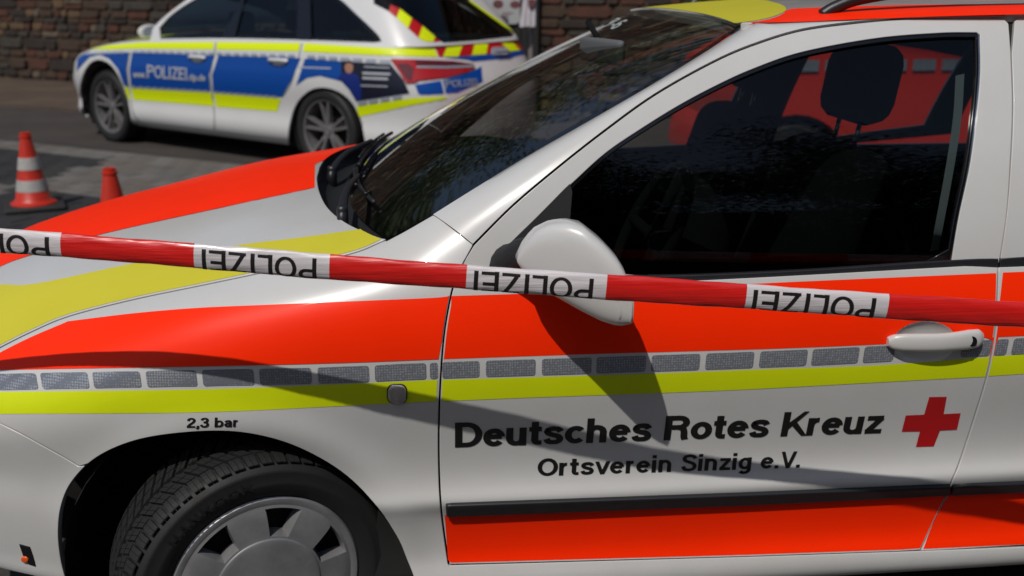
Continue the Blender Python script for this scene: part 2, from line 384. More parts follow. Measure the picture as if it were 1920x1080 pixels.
M['interior_grey'] = principled('interior_grey', (.09, .095, .10), .7)
M['belt'] = principled('seat_belt_webbing', (.30, .33, .32), .7)
M['windscreen'] = glass('windscreen_glass', (.58, .63, .58), 1.8)
M['clear_glass'] = glass('clear_window_glass', (.90, .93, .93), 1.5)
M['side_glass'] = glass('side_window_glass', (.42, .47, .48), 1.45)
M['tyre'] = principled('tyre_rubber', (.011, .011, .0112), .66, var=.35, vscale=25, rvar=.12, bump=.08, bscale=500)
M['hubcap'] = principled('silver_hubcap', (.40, .40, .41), .38, metal=.6, coat=.2, var=.35, vscale=11, rvar=.10, detail=7)
M['chrome'] = principled('bright_metal', (.6, .6, .62), .15, metal=1)
M['lens_clear'] = principled('clear_lens', (.42, .37, .34), .2, coat=1, var=.3, vscale=90, stretch=(1, 1, .1))
M['amber'] = principled('amber_lens', (.75, .10, .01), .25, coat=1)
def retro():
    m, nt, out = _mat('retroreflective_foil'); L = nt.links.new
    b = nd(nt, 'ShaderNodeBsdfPrincipled', **{'Roughness': .3, 'Metallic': .35, 'Coat Weight': .5, 'Coat Roughness': .08}); L(b.outputs[0], out.inputs[0])
    tc = nd(nt, 'ShaderNodeTexCoord'); mp = nd(nt, 'ShaderNodeMapping'); mp.inputs['Scale'].default_value = (1, .2, 1.0); L(tc.outputs['Object'], mp.inputs[0])
    v = nd(nt, 'ShaderNodeTexVoronoi', Scale=190, Randomness=.25); L(mp.outputs[0], v.inputs['Vector'])
    cr_ = nd(nt, 'ShaderNodeValToRGB'); cr_.color_ramp.elements[0].position = .22; cr_.color_ramp.elements[0].color = (.40, .42, .45, 1)
    cr_.color_ramp.elements[1].position = .5; cr_.color_ramp.elements[1].color = (.20, .215, .25, 1); L(v.outputs['Distance'], cr_.inputs[0]); L(cr_.outputs[0], b.inputs['Base Color'])
    bp = nd(nt, 'ShaderNodeBump', Strength=.15, Distance=.002); L(v.outputs['Distance'], bp.inputs['Height']); L(bp.outputs[0], b.inputs['Normal'])
    return m
M['retro'] = retro()
speckle(M['white']); speckle(M['orange'], 230, .2); speckle(M['lime'], 230, .2)
# ================================================================== near car: white rescue estate car with orange and yellow livery
YC = 2.855                                   # the car's centre plane
car = empty('rescue_car', (.75, YC, 0))
tag(car, 'white estate car with orange and yellow stripes lettered Deutsches Rotes Kreuz', 'car')
SEC = {
 -1.25: ([.22,.235,.255,.275,.30,.33,.37,.40,.43,.445,.46,.475,.50,.515,.53,.545,.56,.575,.585,.595,.603,.61,.625,.655,.685,.692],
         [.12,.07,.04,.03,.03,.025,.02,.017,.015,.015,.016,.02,.01,.0,.0,.006,.015,.03,.05,.07,.09,.11,.16,.32,.60,.885]),
 -1.1:  ([.22,.235,.255,.275,.30,.33,.37,.40,.43,.455,.475,.49,.52,.55,.575,.60,.62,.64,.655,.667,.678,.690,.715,.775,.826,.840],
         [.12,.07,.04,.03,.03,.025,.02,.017,.015,.015,.016,.02,.01,.0,.0,.006,.015,.03,.05,.07,.09,.11,.16,.32,.60,.885]),
 -.85:  ([.22,.235,.255,.275,.30,.33,.37,.40,.43,.455,.48,.51,.555,.595,.63,.66,.69,.712,.73,.745,.757,.768,.797,.852,.896,.910],
         [.12,.07,.04,.03,.03,.025,.02,.017,.015,.015,.016,.016,.008,.0,.0,.006,.018,.038,.062,.085,.108,.13,.19,.35,.62,.885]),
 -.4:   ([.165,.185,.215,.25,.285,.34,.40,.425,.445,.465,.50,.55,.62,.68,.73,.78,.825,.855,.877,.890,.899,.907,.924,.966,.997,1.005],
         [.09,.05,.040,.038,.040,.036,.030,.028,.028,.030,.030,.024,.012,.003,.0,.006,.022,.043,.070,.095,.118,.14,.20,.38,.64,.885]),
 -.04:  ([.165,.185,.215,.25,.285,.34,.40,.425,.445,.465,.50,.56,.64,.71,.77,.83,.885,.915,.94,.956,.970,.982,.996,1.016,1.028,1.032],
         [.09,.046,.032,.034,.048,.046,.036,.026,.022,.031,.036,.030,.014,.002,.0,.004,.016,.032,.054,.080,.105,.13,.20,.40,.65,.885]),
 .08:   ([.165,.185,.215,.25,.285,.34,.40,.425,.445,.465,.50,.56,.64,.71,.77,.83,.885,.925,.955,.985,1.015,1.045,1.06,1.05,1.04,1.04],
         [.09,.046,.032,.034,.050,.047,.036,.022,.018,.030,.036,.030,.014,.002,.0,.004,.016,.028,.042,.055,.078,.115,.17,.40,.65,.885]),
 .2:    ([.165,.185,.215,.25,.285,.34,.40,.425,.445,.465,.50,.56,.64,.71,.77,.83,.885,.925,.96,1.0,1.05,1.10,1.125,1.12,1.11,1.11],
         [.09,.046,.032,.034,.050,.047,.036,.022,.018,.030,.036,.030,.014,.002,.0,.004,.016,.028,.042,.055,.078,.115,.17,.40,.65,.885])}
_kx = sorted(SEC)
def section(x):
    x = min(max(x, _kx[0]), _kx[-1]); i = max(k for k in range(len(_kx)) if _kx[k] <= x); j = min(i+1, len(_kx)-1)
    f = 0 if j == i else (x-_kx[i])/(_kx[j]-_kx[i]); A, B = SEC[_kx[i]], SEC[_kx[j]]
    return [np.array(a)*(1-f)+np.array(b)*f for a, b in zip(A, B)]
def plan(x): return np.interp(x, [-1.30,-1.27,-1.2,-1.1,-1.0,-.85,-.75,-.6,-.4,-.2,0,1.2,1.9,2.4,2.7,2.9,3.0],
                                 [.75,.62,.40,.25,.165,.088,.055,.024,.005,0,0,0,.006,.03,.07,.17,.34])
def flare(P):                                # the pressed lip round the wheel arches
    P = P.copy(); y = P[..., 1]
    for cx in (-.367, 2.20):
        r = np.hypot(P[..., 0]-cx, P[..., 2]-.285)
        e = .009*np.exp(-((r-.355)/.045)**2)*np.clip((P[..., 2]-.2)/.2, 0, 1)*np.clip((.86-P[..., 2])/.12, 0, 1)
        P[..., 1] = y + np.where(y < YC-.6, -e, np.where(y > YC+.6, e, 0)); y = P[..., 1]
    return P
def front_net():
    net = []
    for x in [-1.29,-1.26,-1.20,-1.12,-1.02,-.92,-.82,-.72,-.62,-.52,-.42,-.32,-.22,-.13,-.05,.03,.11,.19,.27]:
        z, o = section(x); w = np.clip((.885-o)/(.885-.06), 0, 1); y = 1.97 + o + plan(x)*w
        P = np.stack([np.full(26, x), y, z], 1); Q = P[-2::-1].copy(); Q[:, 1] = 2*YC-Q[:, 1]
        net.append(np.vstack([P, Q]))
    return np.array(net)
FRONT = Surf(front_net(), disp=flare)
_xs = [-.28,-.16,-.04,.08,.2,.32,.45,.6,.8,1.0,1.2,1.4,1.6,1.75,1.9,2.05,2.2,2.35,2.5,2.65,2.78,2.88,2.95,2.98]
def side_net():
    net = []
    for x in _xs:
        z, o = section(.2 if x > .08 else x); k = 19; q = plan(x)
        net.append(np.vstack([np.stack([np.full(k, x), 1.97+o[:k]+q, z[:k]], 1), [[x, 1.97+.058+q, .985]]]))
    return np.array(net)
SIDE = Surf(side_net(), disp=flare)
def gy(x, z):
    d = z-.93; return 2.008 + .11*d + .68*d*d + .05*np.clip(.45-x, 0, 2)**2 + plan(x)*.8
UP = Surf([[(x, gy(x, z), z) for z in np.arange(.86, 1.53, .05)] for x in np.arange(-.1, 3.05, .15)])
for S in (FRONT, SIDE, UP): assert S is not None
T0 = 8.0

# ---- outlines traced on the panels (photo pixels)
G_LOW = cr([(870,492),(858,518),(847,548),(834,620),(827,700),(823,800),(824,900),(829,970),(841,1057)], 8)         # front door / fender gap
G_REAR = cr([(1872,494),(1870,560),(1866,620),(1852,700),(1825,790),(1800,865),(1784,905),(1775,930),(1727,1031)], 8)  # front door / rear door gap
SHUT = cr([(-70,700),(-30,668),(0,651),(60,621),(130,592),(250,561),(370,536),(480,513),(651,477),(722,450)], 8)      # bonnet / fender gap
ARCH = cr([(786,1112),(777,1080),(765,1050),(745,1005),(700,940),(640,883),(560,838),(480,814),(400,807),(300,815),(230,832),(172,862),(131,905),(112,950),(107,1000),(112,1050),(122,1090),(132,1120)], 6)
BSEAM = cr([(153,878),(120,858),(80,836),(40,814),(0,794),(-60,764)], 6)
HOOD_REAR = cr([(722,450),(680,434),(640,413),(612,388),(597,358),(592,328)], 6)
PIL_SEAM = ln([(812,402),(888,459)], 8)
k150 = int(np.argmin(np.abs(ARCH-[153,878]).sum(1)))

skin = patch('fender', FRONT, [np.vstack([off(cr([(888,459),(878,478),(870,492)], 4), 3)[:-1], off(G_LOW, 3), [(845,1066),(815,1064),(786,1112)],
      ARCH[1:k150], off(BSEAM, 2)[1:], [(-75,720)], off(SHUT, 2)[1:], cr([(724,453),(760,434),(812,404)], 6), PIL_SEAM[1:-1]])],
      M['white'], car, wall=.014, step=.25)
# the hidden far side and the front beyond the picture are the same sheet
def mirror_of(o, name=None, parent=car):
    V = np.array([v.co[:] for v in o.data.vertices]); Mw = np.array(origin_of(o.parent)); V = V @ Mw[:3, :3].T + Mw[:3, 3]
    V[:, 1] = 2*YC - V[:, 1]; return mesh_obj(name or o.name, V, [list(p.vertices)[::-1] for p in o.data.polygons], o.data.materials[0], parent, angle=35)
mirror_of(skin, 'fender')
# bumper: everything below the seam and ahead of the arch
bump = patch('front_bumper', FRONT, [np.vstack([off(BSEAM, -2)[1:], [(-150,742)], [(-260,760),(-330,820),(-330,1000),(-300,1075),(-160,1082),(-60,1074),(0,1064),(60,1078),(132,1095)], ARCH[::-1][1:(len(ARCH)-k150)]])],
      M['white'], car, wall=.012, step=.5)
mirror_of(bump, 'front_bumper')
# bonnet across the full width
hs = FRONT.hit(off(SHUT, -2.0)); hr = FRONT.hit(HOOD_REAR); Tm = FRONT.m-1
front_edge = np.stack([np.linspace(hs[0, 0], 2.2, 8), np.linspace(hs[0, 1], 25, 8)], 1)
half = np.vstack([hs, hr[1:-1]]); rearc = np.array([[hr[-1, 0], 25.]])
loop = np.vstack([front_edge[1:-1][::-1], half, rearc, np.stack([half[:, 0], Tm-half[:, 1]], 1)[::-1], np.stack([front_edge[1:-1][:, 0], Tm-front_edge[1:-1][:, 1]], 1), [[2.2, 25.]]])
hood = patch('bonnet', FRONT, [loop], M['white'], car, wall=.016, step=.5, px=False)
# nose panel in front of the bonnet (outside the picture)
nose = np.vstack([front_edge, np.stack([front_edge[:, 0], Tm-front_edge[:, 1]], 1)[::-1][1:], [[.2, Tm-9], [.2, 9]]])
patch('nose_panel', FRONT, [nose], M['gloss_black'], car, lift=-.012, step=1, px=False)
# bonnet foil
b_or = cr([(590,352),(407,391),(195,438),(59,478),(0,500),(-70,540)], 8); so = FRONT.hit(b_or)
far = np.stack([half[:, 0], Tm-half[:, 1]], 1); sel = far[:, 1] < Tm-1
far_in = far[:-1].copy(); far_in[:, 1] -= .3
patch('orange_foil', FRONT, [np.vstack([so, [[2.6, 25]], [[2.6, 30]], far_in[:len(hs)-2], far_in[len(hs)-2:], [[hr[-1, 0]-.15, 25.2]]])], M['orange'], hood, lift=.0007, step=.5, px=False)
yel = np.vstack([cr([(676,430),(560,446),(441,461),(256,493),(67,532),(0,534),(-70,545)], 8), off(SHUT, -3.4)[1:-1], [(714,447)]])
patch('yellow_foil', FRONT, [yel], M['sulphur'], hood, lift=.0007, step=.5)
# fender foil
f_or = np.vstack([cr([(838,556),(800,559),(640,566),(500,572),(370,578),(252,588),(128,603)], 8), cr([(126,604),(60,632),(0,662),(-60,697)], 6)[1:-1],
      cr([(-65,697),(0,694),(370,687),(640,680),(822,673)], 10), off(G_LOW, 3.6)[int(len(G_LOW)*.40):int(len(G_LOW)*.26):-1]])
patch('orange_foil', FRONT, [f_or], M['orange'], skin, lift=.0013, step=.25)
f_li = np.vstack([cr([(-60,738),(0,735),(370,730),(640,720),(820,712)], 10), cr([(818,752),(640,761),(370,773),(0,776),(-60,777)], 10)])
patch('lime_foil', FRONT, [f_li], M['lime'], skin, lift=.0007, step=.5)
RT = lambda x: np.interp(x, [-60,0,100,320,640,850,1165,1370,1560,1890,1960], [702,701,699,695,688,678,668,661,653,635,631])
def rtile(x0, x1, surf, parent, cutl=False, cutr=False, extra=None):
    def mp(L):
        L = np.array(L, float); f = (L[:, 1]); sk = np.interp(L[:, 0], [0, 900, 1900], [6, 0, -7])
        return np.stack([L[:, 0] + sk*(f-.5), RT(L[:, 0]) + f*30.5], 1)
    L = rrect(x0, 0, x1, 30.5, 5, 3); L[:, 1] /= 30.5
    L = mp(L)
    if extra is not None: L = extra(L)
    return patch('reflector_patch', surf, [L], M['retro'], parent, lift=.0009, step=.5)
for a, b in ((-20,70),(78,166),(175,264),(275,369),(380,476),(487,584),(596,692),(703,799),(806,821)): rtile(a, b, FRONT, skin)
text_on('lettering', '2,3 bar', FRONT, [(350,805),(445,803),(446,782),(351,783)], M['black_text'], skin)

# ---- front door
DOOR_TOP = cr([(1871,497),(1400,523),(1235,528),(1000,520),(920,508),(868,498)], 8)
HND = ell(1733, 643, 60, 40, n=36, rot=-4)
door = patch('front_door', SIDE, [np.vstack([off(G_LOW, -3)[1:], ln([(844,1057),(1400,1042),(1724,1031)], 8)[1:-1], off(G_REAR, 2.5)[1:][::-1], DOOR_TOP[1:]]), HND], M['white'], car, wall=.014, step=.5)
# recess behind the handle
hst = SIDE.hit(HND); c0 = SIDE.hit([(1733,641)])[0]; rings = []
for f, d in ((1, .0), (.93, .003), (.8, .007), (.6, .011), (.35, .0135), (.01, .014)):
    q = c0 + (hst-c0)*f; rings.append(SIDE.eval(q[:, 0], q[:, 1]) - SIDE.normal(q[:, 0], q[:, 1])*d)
loft(rings, door, 'handle_recess', M['white'], close=True, flip=True)
d_or = np.vstack([cr([(846,555),(1000,550),(1230,541),(1477,529),(1867.5,512)], 10), off(G_REAR, 3.4)[10:23], cr([(1864,632),(1800,637)], 4), ell(1733,643,61,41,-14,-172,14,-4), cr([(1672,644),(1640,646),(1440,654),(1100,664),(832,673)], 8), off(G_LOW, -3.8)[28:18:-1]])
patch('orange_foil', SIDE, [d_or], M['orange'], door, lift=.0007, step=.5)
d_li = np.vstack([cr([(829,712),(1000,707),(1200,701),(1440,692),(1640,685),(1855,669)], 10), cr([(1847,706),(1640,717),(1400,730),(1200,738),(1000,745),(828,752)], 10)])
patch('lime_foil', SIDE, [d_li], M['lime'], door, lift=.0007, step=.5)
for a, b in ((829,899),(911,1004),(1016,1109),(1118,1211),(1221,1312),(1323,1413),(1424,1513),(1522,1610),(1619,1676),(1803,1858)): rtile(a, b, SIDE, door)
d_rd = np.vstack([ln([(833,966),(1773,926)], 14), off(cr([(1777,926),(1752,977),(1728,1029)], 4), 3.0), ln([(1724,1029),(1400,1040),(845,1055)], 10)[1:], ln([(840,1050),(834,970)], 5)])
patch('orange_foil', SIDE, [d_rd], M['orange'], door, lift=.0007, step=.5)
Z4 = lambda L: [(820+x/1.882, 720+y/1.882) for x, y in L]
text_on('lettering', 'Deutsches Rotes Kreuz', SIDE, [(853,838.5),(1652,811.5),(1663,766),(853,792)], M['black_text'], door, w=.205)
text_on('lettering', 'Ortsverein Sinzig e.V.', SIDE, [(1007,902),(1497.5,885),(1503,845.5),(1008.5,859)], M['black_text'], door, w=.185, spacing=.02)
patch('cross_emblem', SIDE, [ln(Z4([(1735,45),(1797,44),(1786,105),(1846,102),(1833,160),(1773,163),(1751,219),(1688,221),(1702,166),(1638,167),(1652,110),(1717,107),(1735,45)]), 2)[:-1]], M['red_cross'], door, lift=.0012)
def rub_strip(px_top, px_bot, parent):
    o = patch('rub_strip', SIDE, [np.vstack([px_top, px_bot[::-1]])], M['trim'], parent, lift=.011, wall=.012, chamfer=.004, step=.5)
rub_strip(ln([(839,946),(1400,925),(1777,909)], 8), ln([(840,962),(1400,941),(1776,923)], 8), door)
# rear door, rear quarter and what lies behind the picture's right edge
RD = lambda pts: np.array(pts, float)
xr0 = off(G_REAR, -2.5)
def sx(x, zpts): return SIDE  # noqa
def st_of(x, t):                             # sheet parameters for a car station
    s = np.interp(x, _xs, np.arange(len(_xs))); return (s, t)
rs = SIDE.hit(xr0[1:])
tb = rs[-1, 1]; tt = rs[0, 1]
arch2 = []
for a in np.linspace(-8, 188, 40):
    X = 2.20+.352*math.cos(math.radians(a)); Zz = .285+.352*math.sin(math.radians(a))
    z, o = section(.2); zz = [SIDE.raw(np.array([16.]), np.array([t]))[0][2] for t in np.arange(0, 19.1, .25)]
    arch2.append(st_of(X, float(np.interp(Zz, zz, np.arange(0, 19.1, .25)))))
rdoor_end = [st_of(2.02, tt), st_of(2.0, 12.5), st_of(1.9, 11.5)]
rear_gap = np.array([st_of(2.10, tt), st_of(2.08, 14), st_of(1.98, 12.6), st_of(1.84, 10), st_of(1.78, 7), st_of(1.76, tb)])
rdoor = patch('rear_door', SIDE, [np.vstack([rs[::-1], cr(np.array([rs[0], st_of(1.6, tt), st_of(2.095, tt)]), 6)[1:-1], cr(rear_gap, 6), [st_of(1.6, tb)]])], M['white'], car, wall=.014, step=.5, px=False)
patch('rear_quarter', SIDE, [np.vstack([cr(rear_gap+[.06, 0], 6)[:25], [st_of(1.83, 9.0)], arch2[::-1][4:], [st_of(2.62, 2.5), st_of(2.95, 2.5), st_of(2.97, 8), st_of(2.97, tt)]])], M['white'], car, wall=.012, step=.5, px=False)
patch('orange_foil', SIDE, [np.vstack([off(G_REAR, -3.4)[22:9:-1], ln([(1880,511),(2080,503)], 6), ln([(2080,622),(1872,632)], 6)])], M['orange'], rdoor, lift=.0007)
patch('lime_foil', SIDE, [np.vstack([ln([(1861,668),(2080,655)], 6), ln([(2080,690),(1853,705)], 6)])], M['lime'], rdoor, lift=.0007)
for a, b in ((1866,1889),(1898,1990),(1998,2080)): rtile(a, b, SIDE, rdoor)
patch('orange_foil', SIDE, [np.vstack([ln([(1780,925),(2020,914)], 6), ln([(1990,1017),(1731,1029)], 6)])], M['orange'], rdoor, lift=.0007)
rub_strip(ln([(1788,909),(2000,900)], 6), ln([(1783,923),(1996,914)], 6), rdoor)
# sill under the doors
sill = patch('sill', SIDE, [np.vstack([ln([(787,1066),(841,1062),(1400,1046),(1727,1035),(2000,1024),(2350,1004)], 6), ln([(2330,1050),(2000,1076),(1400,1106),(841,1126),(792,1134)], 6)])], M['white'], car, wall=.02, step=.5)
# dark structure behind the gaps and the floor
patch('inner_shell', SIDE, [[(.6, .3), (1.2, .3), (1.9, 1), (13, 1), (13, 17.6), (2.6, 17.6), (2.2, 12), (1.75, 9), (1.6, 4)]], M['dark'], car, lift=-.045, step=1, px=False)
mesh_obj('floor_pan', *box_vf(.05, 2.85, 2.05, 3.66, .17, .23, .01), M['dark'], car)
lin = []
for r, y in ((.372, 2.035), (.375, 2.06), (.36, 2.3), (.2, 2.32)):
    lin.append([(-.367+r*math.cos(a), y, .29+r*math.sin(a)) for a in np.linspace(-.6, math.pi+.6, 30)])
loft(lin, car, 'wheel_arch_liner', M['dark'])
mesh_obj('engine_bay', *box_vf(-1.05, .05, 2.36, 3.35, .2, .66), M['dark'], car)
# far body side, plain
SIDEF = [o for o in (door, rdoor)]
for o in (door, rdoor, sill): mirror_of(o, o.name.split('.')[0])

# ---- upper body: pillar, door frame, glass
GAPU = cr([(888,459),(960,387),(1040,319),(1130,248),(1230,176),(1345,112),(1425,79),(1503,56),(1595,43),(1697,34),(1790,32),(1885,32)], 8)
PILL_E1 = cr([(812,402),(900,347),(1000,286),(1100,229),(1200,172),(1300,111),(1388,55)], 8)
WIN = np.vstack([cr([(1068,346),(1133,287),(1200,241),(1271,197),(1340,160),(1410,128),(1503,96),(1642,70),(1762,60),(1832,59)], 8), cr([(1839,64),(1839,153),(1823,296),(1800,407),(1786,490)], 8)])
WIN_BOT = cr([(1786,490),(1500,509),(1235,519),(1100,508),(1000,505),(920,497)], 6)
SAIL = cr([(920,497),(960,454),(1010,405),(1068,346)], 6)
frame_in = np.vstack([WIN, WIN_BOT[1:], SAIL[1:-1]])
frame_out = np.vstack([off(GAPU, 3.2)[:-1], cr([(1882,36),(1890,44)], 3), cr([(1894,100),(1897,200),(1893,300),(1886,400),(1871,500)], 8), cr([(1868,506),(1400,532),(1235,537),(1000,528),(866,500)], 8)[1:-1], cr([(868,496),(877,483)], 3)])
frame = patch('door_frame', UP, [frame_out, frame_in[::-1]], M['white'], car, wall=.012, step=.5)
seal_in = np.vstack([off(WIN, 7)[1:-2], off(WIN_BOT, 1)[1:], cr([(925,497),(965,458),(1012,412),(1068,358)], 6)[1:]])
patch('window_seal', UP, [frame_in, seal_in[::-1]], M['gloss_black'], frame, lift=-.004, wall=.006, step=.5)
patch('window_trim', UP, [np.vstack([cr([(1836,64),(1836,153),(1820,296),(1797,407),(1783,489)], 8), cr([(1781,489),(1795,407),(1818,296),(1834,153),(1834,66)], 8)])], M['chrome'], frame, lift=-.001)
glassp = np.vstack([cr([(1060,345),(1068,346),(1133,287),(1200,241),(1271,197),(1340,160),(1410,128),(1503,96),(1642,70),(1762,60),(1838,60)], 8), cr([(1839,153),(1823,296),(1800,407),(1788,500)], 8), cr([(1500,514),(1235,524),(1060,515)], 6)])
patch('side_window', UP, [glassp], M['side_glass'], frame, lift=-.011, step=.5)
patch('mirror_sail', UP, [np.vstack([SAIL, [(1072,360),(1066,430),(1050,480),(1010,503)]])], M['grain'], frame, lift=.003, wall=.01, step=.5)
trimb = np.vstack([cr([(1869,487),(1786,490),(1500,509),(1235,519),(1050,512)], 8), cr([(1050,530),(1235,532),(1400,526),(1600,514),(1870,499)], 8)])
patch('belt_trim', UP, [trimb], M['trim'], frame, lift=.004, wall=.012, chamfer=.003, step=.5)
# rear door upper frame and window
rf_out = np.vstack([cr([(1904,40),(1912,32)], 3), [(2200,34),(2500,40),(2500,440),(2200,478)], cr([(1876,498),(1890,400),(1898,300),(1902,200),(1899,100)], 8)])
rwin = np.array([(1985,62),(2440,66),(2420,420),(2150,464),(1950,478)])
rframe = patch('rear_door_frame', UP, [rf_out, rwin[::-1]], M['white'], car, wall=.012, step=.5)
patch('side_window', UP, [rwin], M['side_glass'], rframe, lift=-.01, step=1)
patch('belt_trim', UP, [np.vstack([cr([(2500,440),(2200,470),(1877,486)], 4), cr([(1875,499),(2200,481),(2500,452)], 4)])], M['trim'], rframe, lift=.004, wall=.012, chamfer=.003)
# black weatherstrip behind the door gap, over the roof side
patch('inner_shell', UP, [np.vstack([off(GAPU, -7), [(1904,34),(1906,60)], [(1894,60)], off(GAPU, 9)[::-1]])], M['dark'], car, lift=-.009, step=.5)
patch('inner_shell', UP, [np.vstack([cr([(1886,40),(1890,200),(1886,300),(1880,400),(1862,500)], 6), cr([(1882,500),(1898,400),(1908,300),(1910,200),(1906,40)], 6)])], M['dark'], car, lift=-.009, step=.5)
# A-pillar: a rounded sheet from the windscreen edge to the door gap
E2 = resample(off(GAPU, -2.5), 60); e2s = UP.hit(E2); E2w = UP.eval(e2s[:, 0], e2s[:, 1]); E2n = UP.normal(e2s[:, 0], e2s[:, 1])
ORL = cr([(1388,55),(1401,44),(1443,45.5),(1595,39.5),(1697,33.2),(1885,31)], 8)
E1 = np.vstack([PILL_E1, ORL[1:]])
yy = np.interp(E1[:, 0], [812, 900, 1000, 1100, 1200, 1300, 1388, 1443, 1595, 1697, 1885], [2.105, 2.125, 2.15, 2.18, 2.21, 2.245, 2.283, 2.275, 2.235, 2.227, 2.228])
E1w = np.array([at(u, v, y) for (u, v), y in zip(E1, yy)])
# pair the two edges by the share of length along each, pinned at the seam and at the roof corner
def pair(Pw, px, knots):
    d = np.interp(px[:, 0], knots, np.linspace(0, 1, len(knots))); x = np.linspace(0, 1, 61)
    return np.stack([np.interp(x, d, Pw[:, k]) for k in range(3)], 1)
A1 = pair(E1w, E1, [812, 1000, 1200, 1388, 1595, 1697, 1885]); A2 = pair(E2w, E2, [888, 1080, 1265, 1440, 1600, 1697, 1885]); AN = pair(E2n, E2, [888, 1080, 1265, 1440, 1600, 1697, 1885])
rows = []
for f in np.linspace(0, 1, 9):
    mid = A1*(1-f)+A2*f; w = np.linalg.norm(A1-A2, axis=1)
    rows.append(mid + (AN*.8+np.array([-.25, -.1, .5])*.5)*(4*f*(1-f)*w*.14)[:, None])
edge_in = A2 - AN*.014; lip = A1 - AN*.0 + np.array([.0, .012, -.010])
rows = [lip]+rows+[edge_in]
# a groove at the fender seam
pill = loft(rows, car, 'windscreen_pillar', M['white'], angle=40, flip=False)
pill_cap = np.array([r[0] for r in rows]); loft([pill_cap, pill_cap+np.array([.012, .02, -.02])], pill, 'pillar_seam', M['dark'])
mirror_of(pill, 'windscreen_pillar')

# ---- windscreen
WE = cr([(728,448),(812,402),(900,347),(1000,286),(1100,229),(1200,172),(1300,111),(1390,46)], 4)
wy = np.interp(WE[:, 0], [728, 812, 1000, 1200, 1390], [2.112, 2.118, 2.165, 2.225, 2.285])
WEw = resample(np.array([at(u, v, y) for (u, v), y in zip(off(WE, 0), wy)]), 12)
cb, ct = np.array([-.150, YC, .975]), np.array([.735, YC, 1.425])
net = []
for i, e in enumerate(WEw):
    f = i/11; c = cb*(1-f)+ct*f + np.array([-.012, 0, .030])*4*f*(1-f)
    row = []
    for a in np.linspace(-1, 1, 13):
        y = YC + a*(YC-e[1]); k = abs(a)**2.3
        row.append((c[0]*(1-k)+e[0]*k, y, c[2]*(1-k)+e[2]*k))
    net.append(row)
WIND = Surf(net)
ws = patch('windscreen', WIND, [[(0, 0), (11, 0), (11, 12), (0, 12)]], M['windscreen'], car, step=.5, px=False)
if WIND.normal(np.array([5.]), np.array([6.]))[0][2] < 0: WIND.flip = False
band = [(.0, .12), (11, .12), (11, 11.88), (0, 11.88), (0, 12), (11.0, 12), (11, 12), (11, 0), (0, 0)]
patch('black_border', WIND, [[(0, 0), (11, 0), (11, .22), (0, .3)]], M['gloss_black'], ws, lift=-.003, step=.5, px=False)
patch('black_border', WIND, [[(0, 12), (11, 12), (11, 11.78), (0, 11.7)]], M['gloss_black'], ws, lift=-.003, step=.5, px=False)
patch('black_border', WIND, [[(0, .25), (.45, .3), (.35, 6), (.45, 11.7), (0, 11.75)]], M['gloss_black'], ws, lift=-.003, step=.5, px=False)
# ---- roof
rn = []
for x, zc, ze in ((0, 0, 0), (.86, 1.440, 1.418), (1.0, 1.452, 1.426), (1.2, 1.463, 1.432), (1.45, 1.470, 1.436), (1.8, 1.472, 1.436), (2.2, 1.468, 1.43), (2.55, 1.455, 1.415), (2.75, 1.435, 1.395)):
    row = []
    for a in (-1, -.97, -.92, -.84, -.7, -.45, 0, .45, .7, .84, .92, .97, 1):
        k = abs(a)
        if x == 0:
            s = WIND.eval(np.array([11.]), np.array([6+6*a]))[0]; row.append((s[0], s[1], s[2]+.004)); continue
        g = np.interp(x, [.86, 1.0, 1.3, 2.8], [2.262, 2.243, 2.228, 2.228]); y = YC + a*(YC-g)
        row.append((x, y, zc-(zc-ze)*(.62*k**2.2+.38*k**12)))
    rn.append(row)
ROOF = Surf(rn)
if ROOF.normal(np.array([4.]), np.array([6.]))[0][2] < 0: ROOF.flip = True
roof = patch('roof', ROOF, [[(0, 0), (8, 0), (8, 12), (0, 12)]], M['white'], car, wall=.03, step=.25, px=False)
# ---- roof foil and rail
ry = ROOF.hit([(1386,46),(1402,41),(1473,20),(1424,-1)])
patch('yellow_foil', ROOF, [np.vstack([ry, [[ry[3, 0]+.3, 6], [ry[3, 0], 11.9], [.02, 11.9], [.02, 6]]])], M['sulphur'], roof, lift=.0008, step=.25, px=False)
ro = ROOF.hit(np.vstack([cr([(1402,43),(1443,44.5),(1595,39),(1697,33.5)], 6), cr([(1487,16.5),(1473,20)], 3)]))
sA = ROOF.hit([(1697,33)])[0]; sB = ROOF.hit([(1487,16.5)])[0]
loop = np.vstack([ro[:19], [[7.9, max(.05, sA[1])], [7.9, 2.6], [4, 2.6]], ro[19:]])
patch('orange_foil', ROOF, [loop], M['orange'], roof, lift=.0008, step=.25, px=False)
rail = [ROOF.eval(np.array([s]), np.array([2.25]))[0]+np.array([0, 0, z]) for s, z in ((1.55, -.004), (1.75, .012), (2.1, .028), (2.8, .04), (4, .045), (5.5, .042), (6.8, .03), (7.4, .0))]
V, Fc = tube(cr(rail, 6), .014, 10); mesh_obj('roof_rail', V, Fc, M['trim'], car)
V2 = V.copy(); V2[:, 1] = 2*YC-V2[:, 1]; mesh_obj('roof_rail', V2, Fc, M['trim'], car)

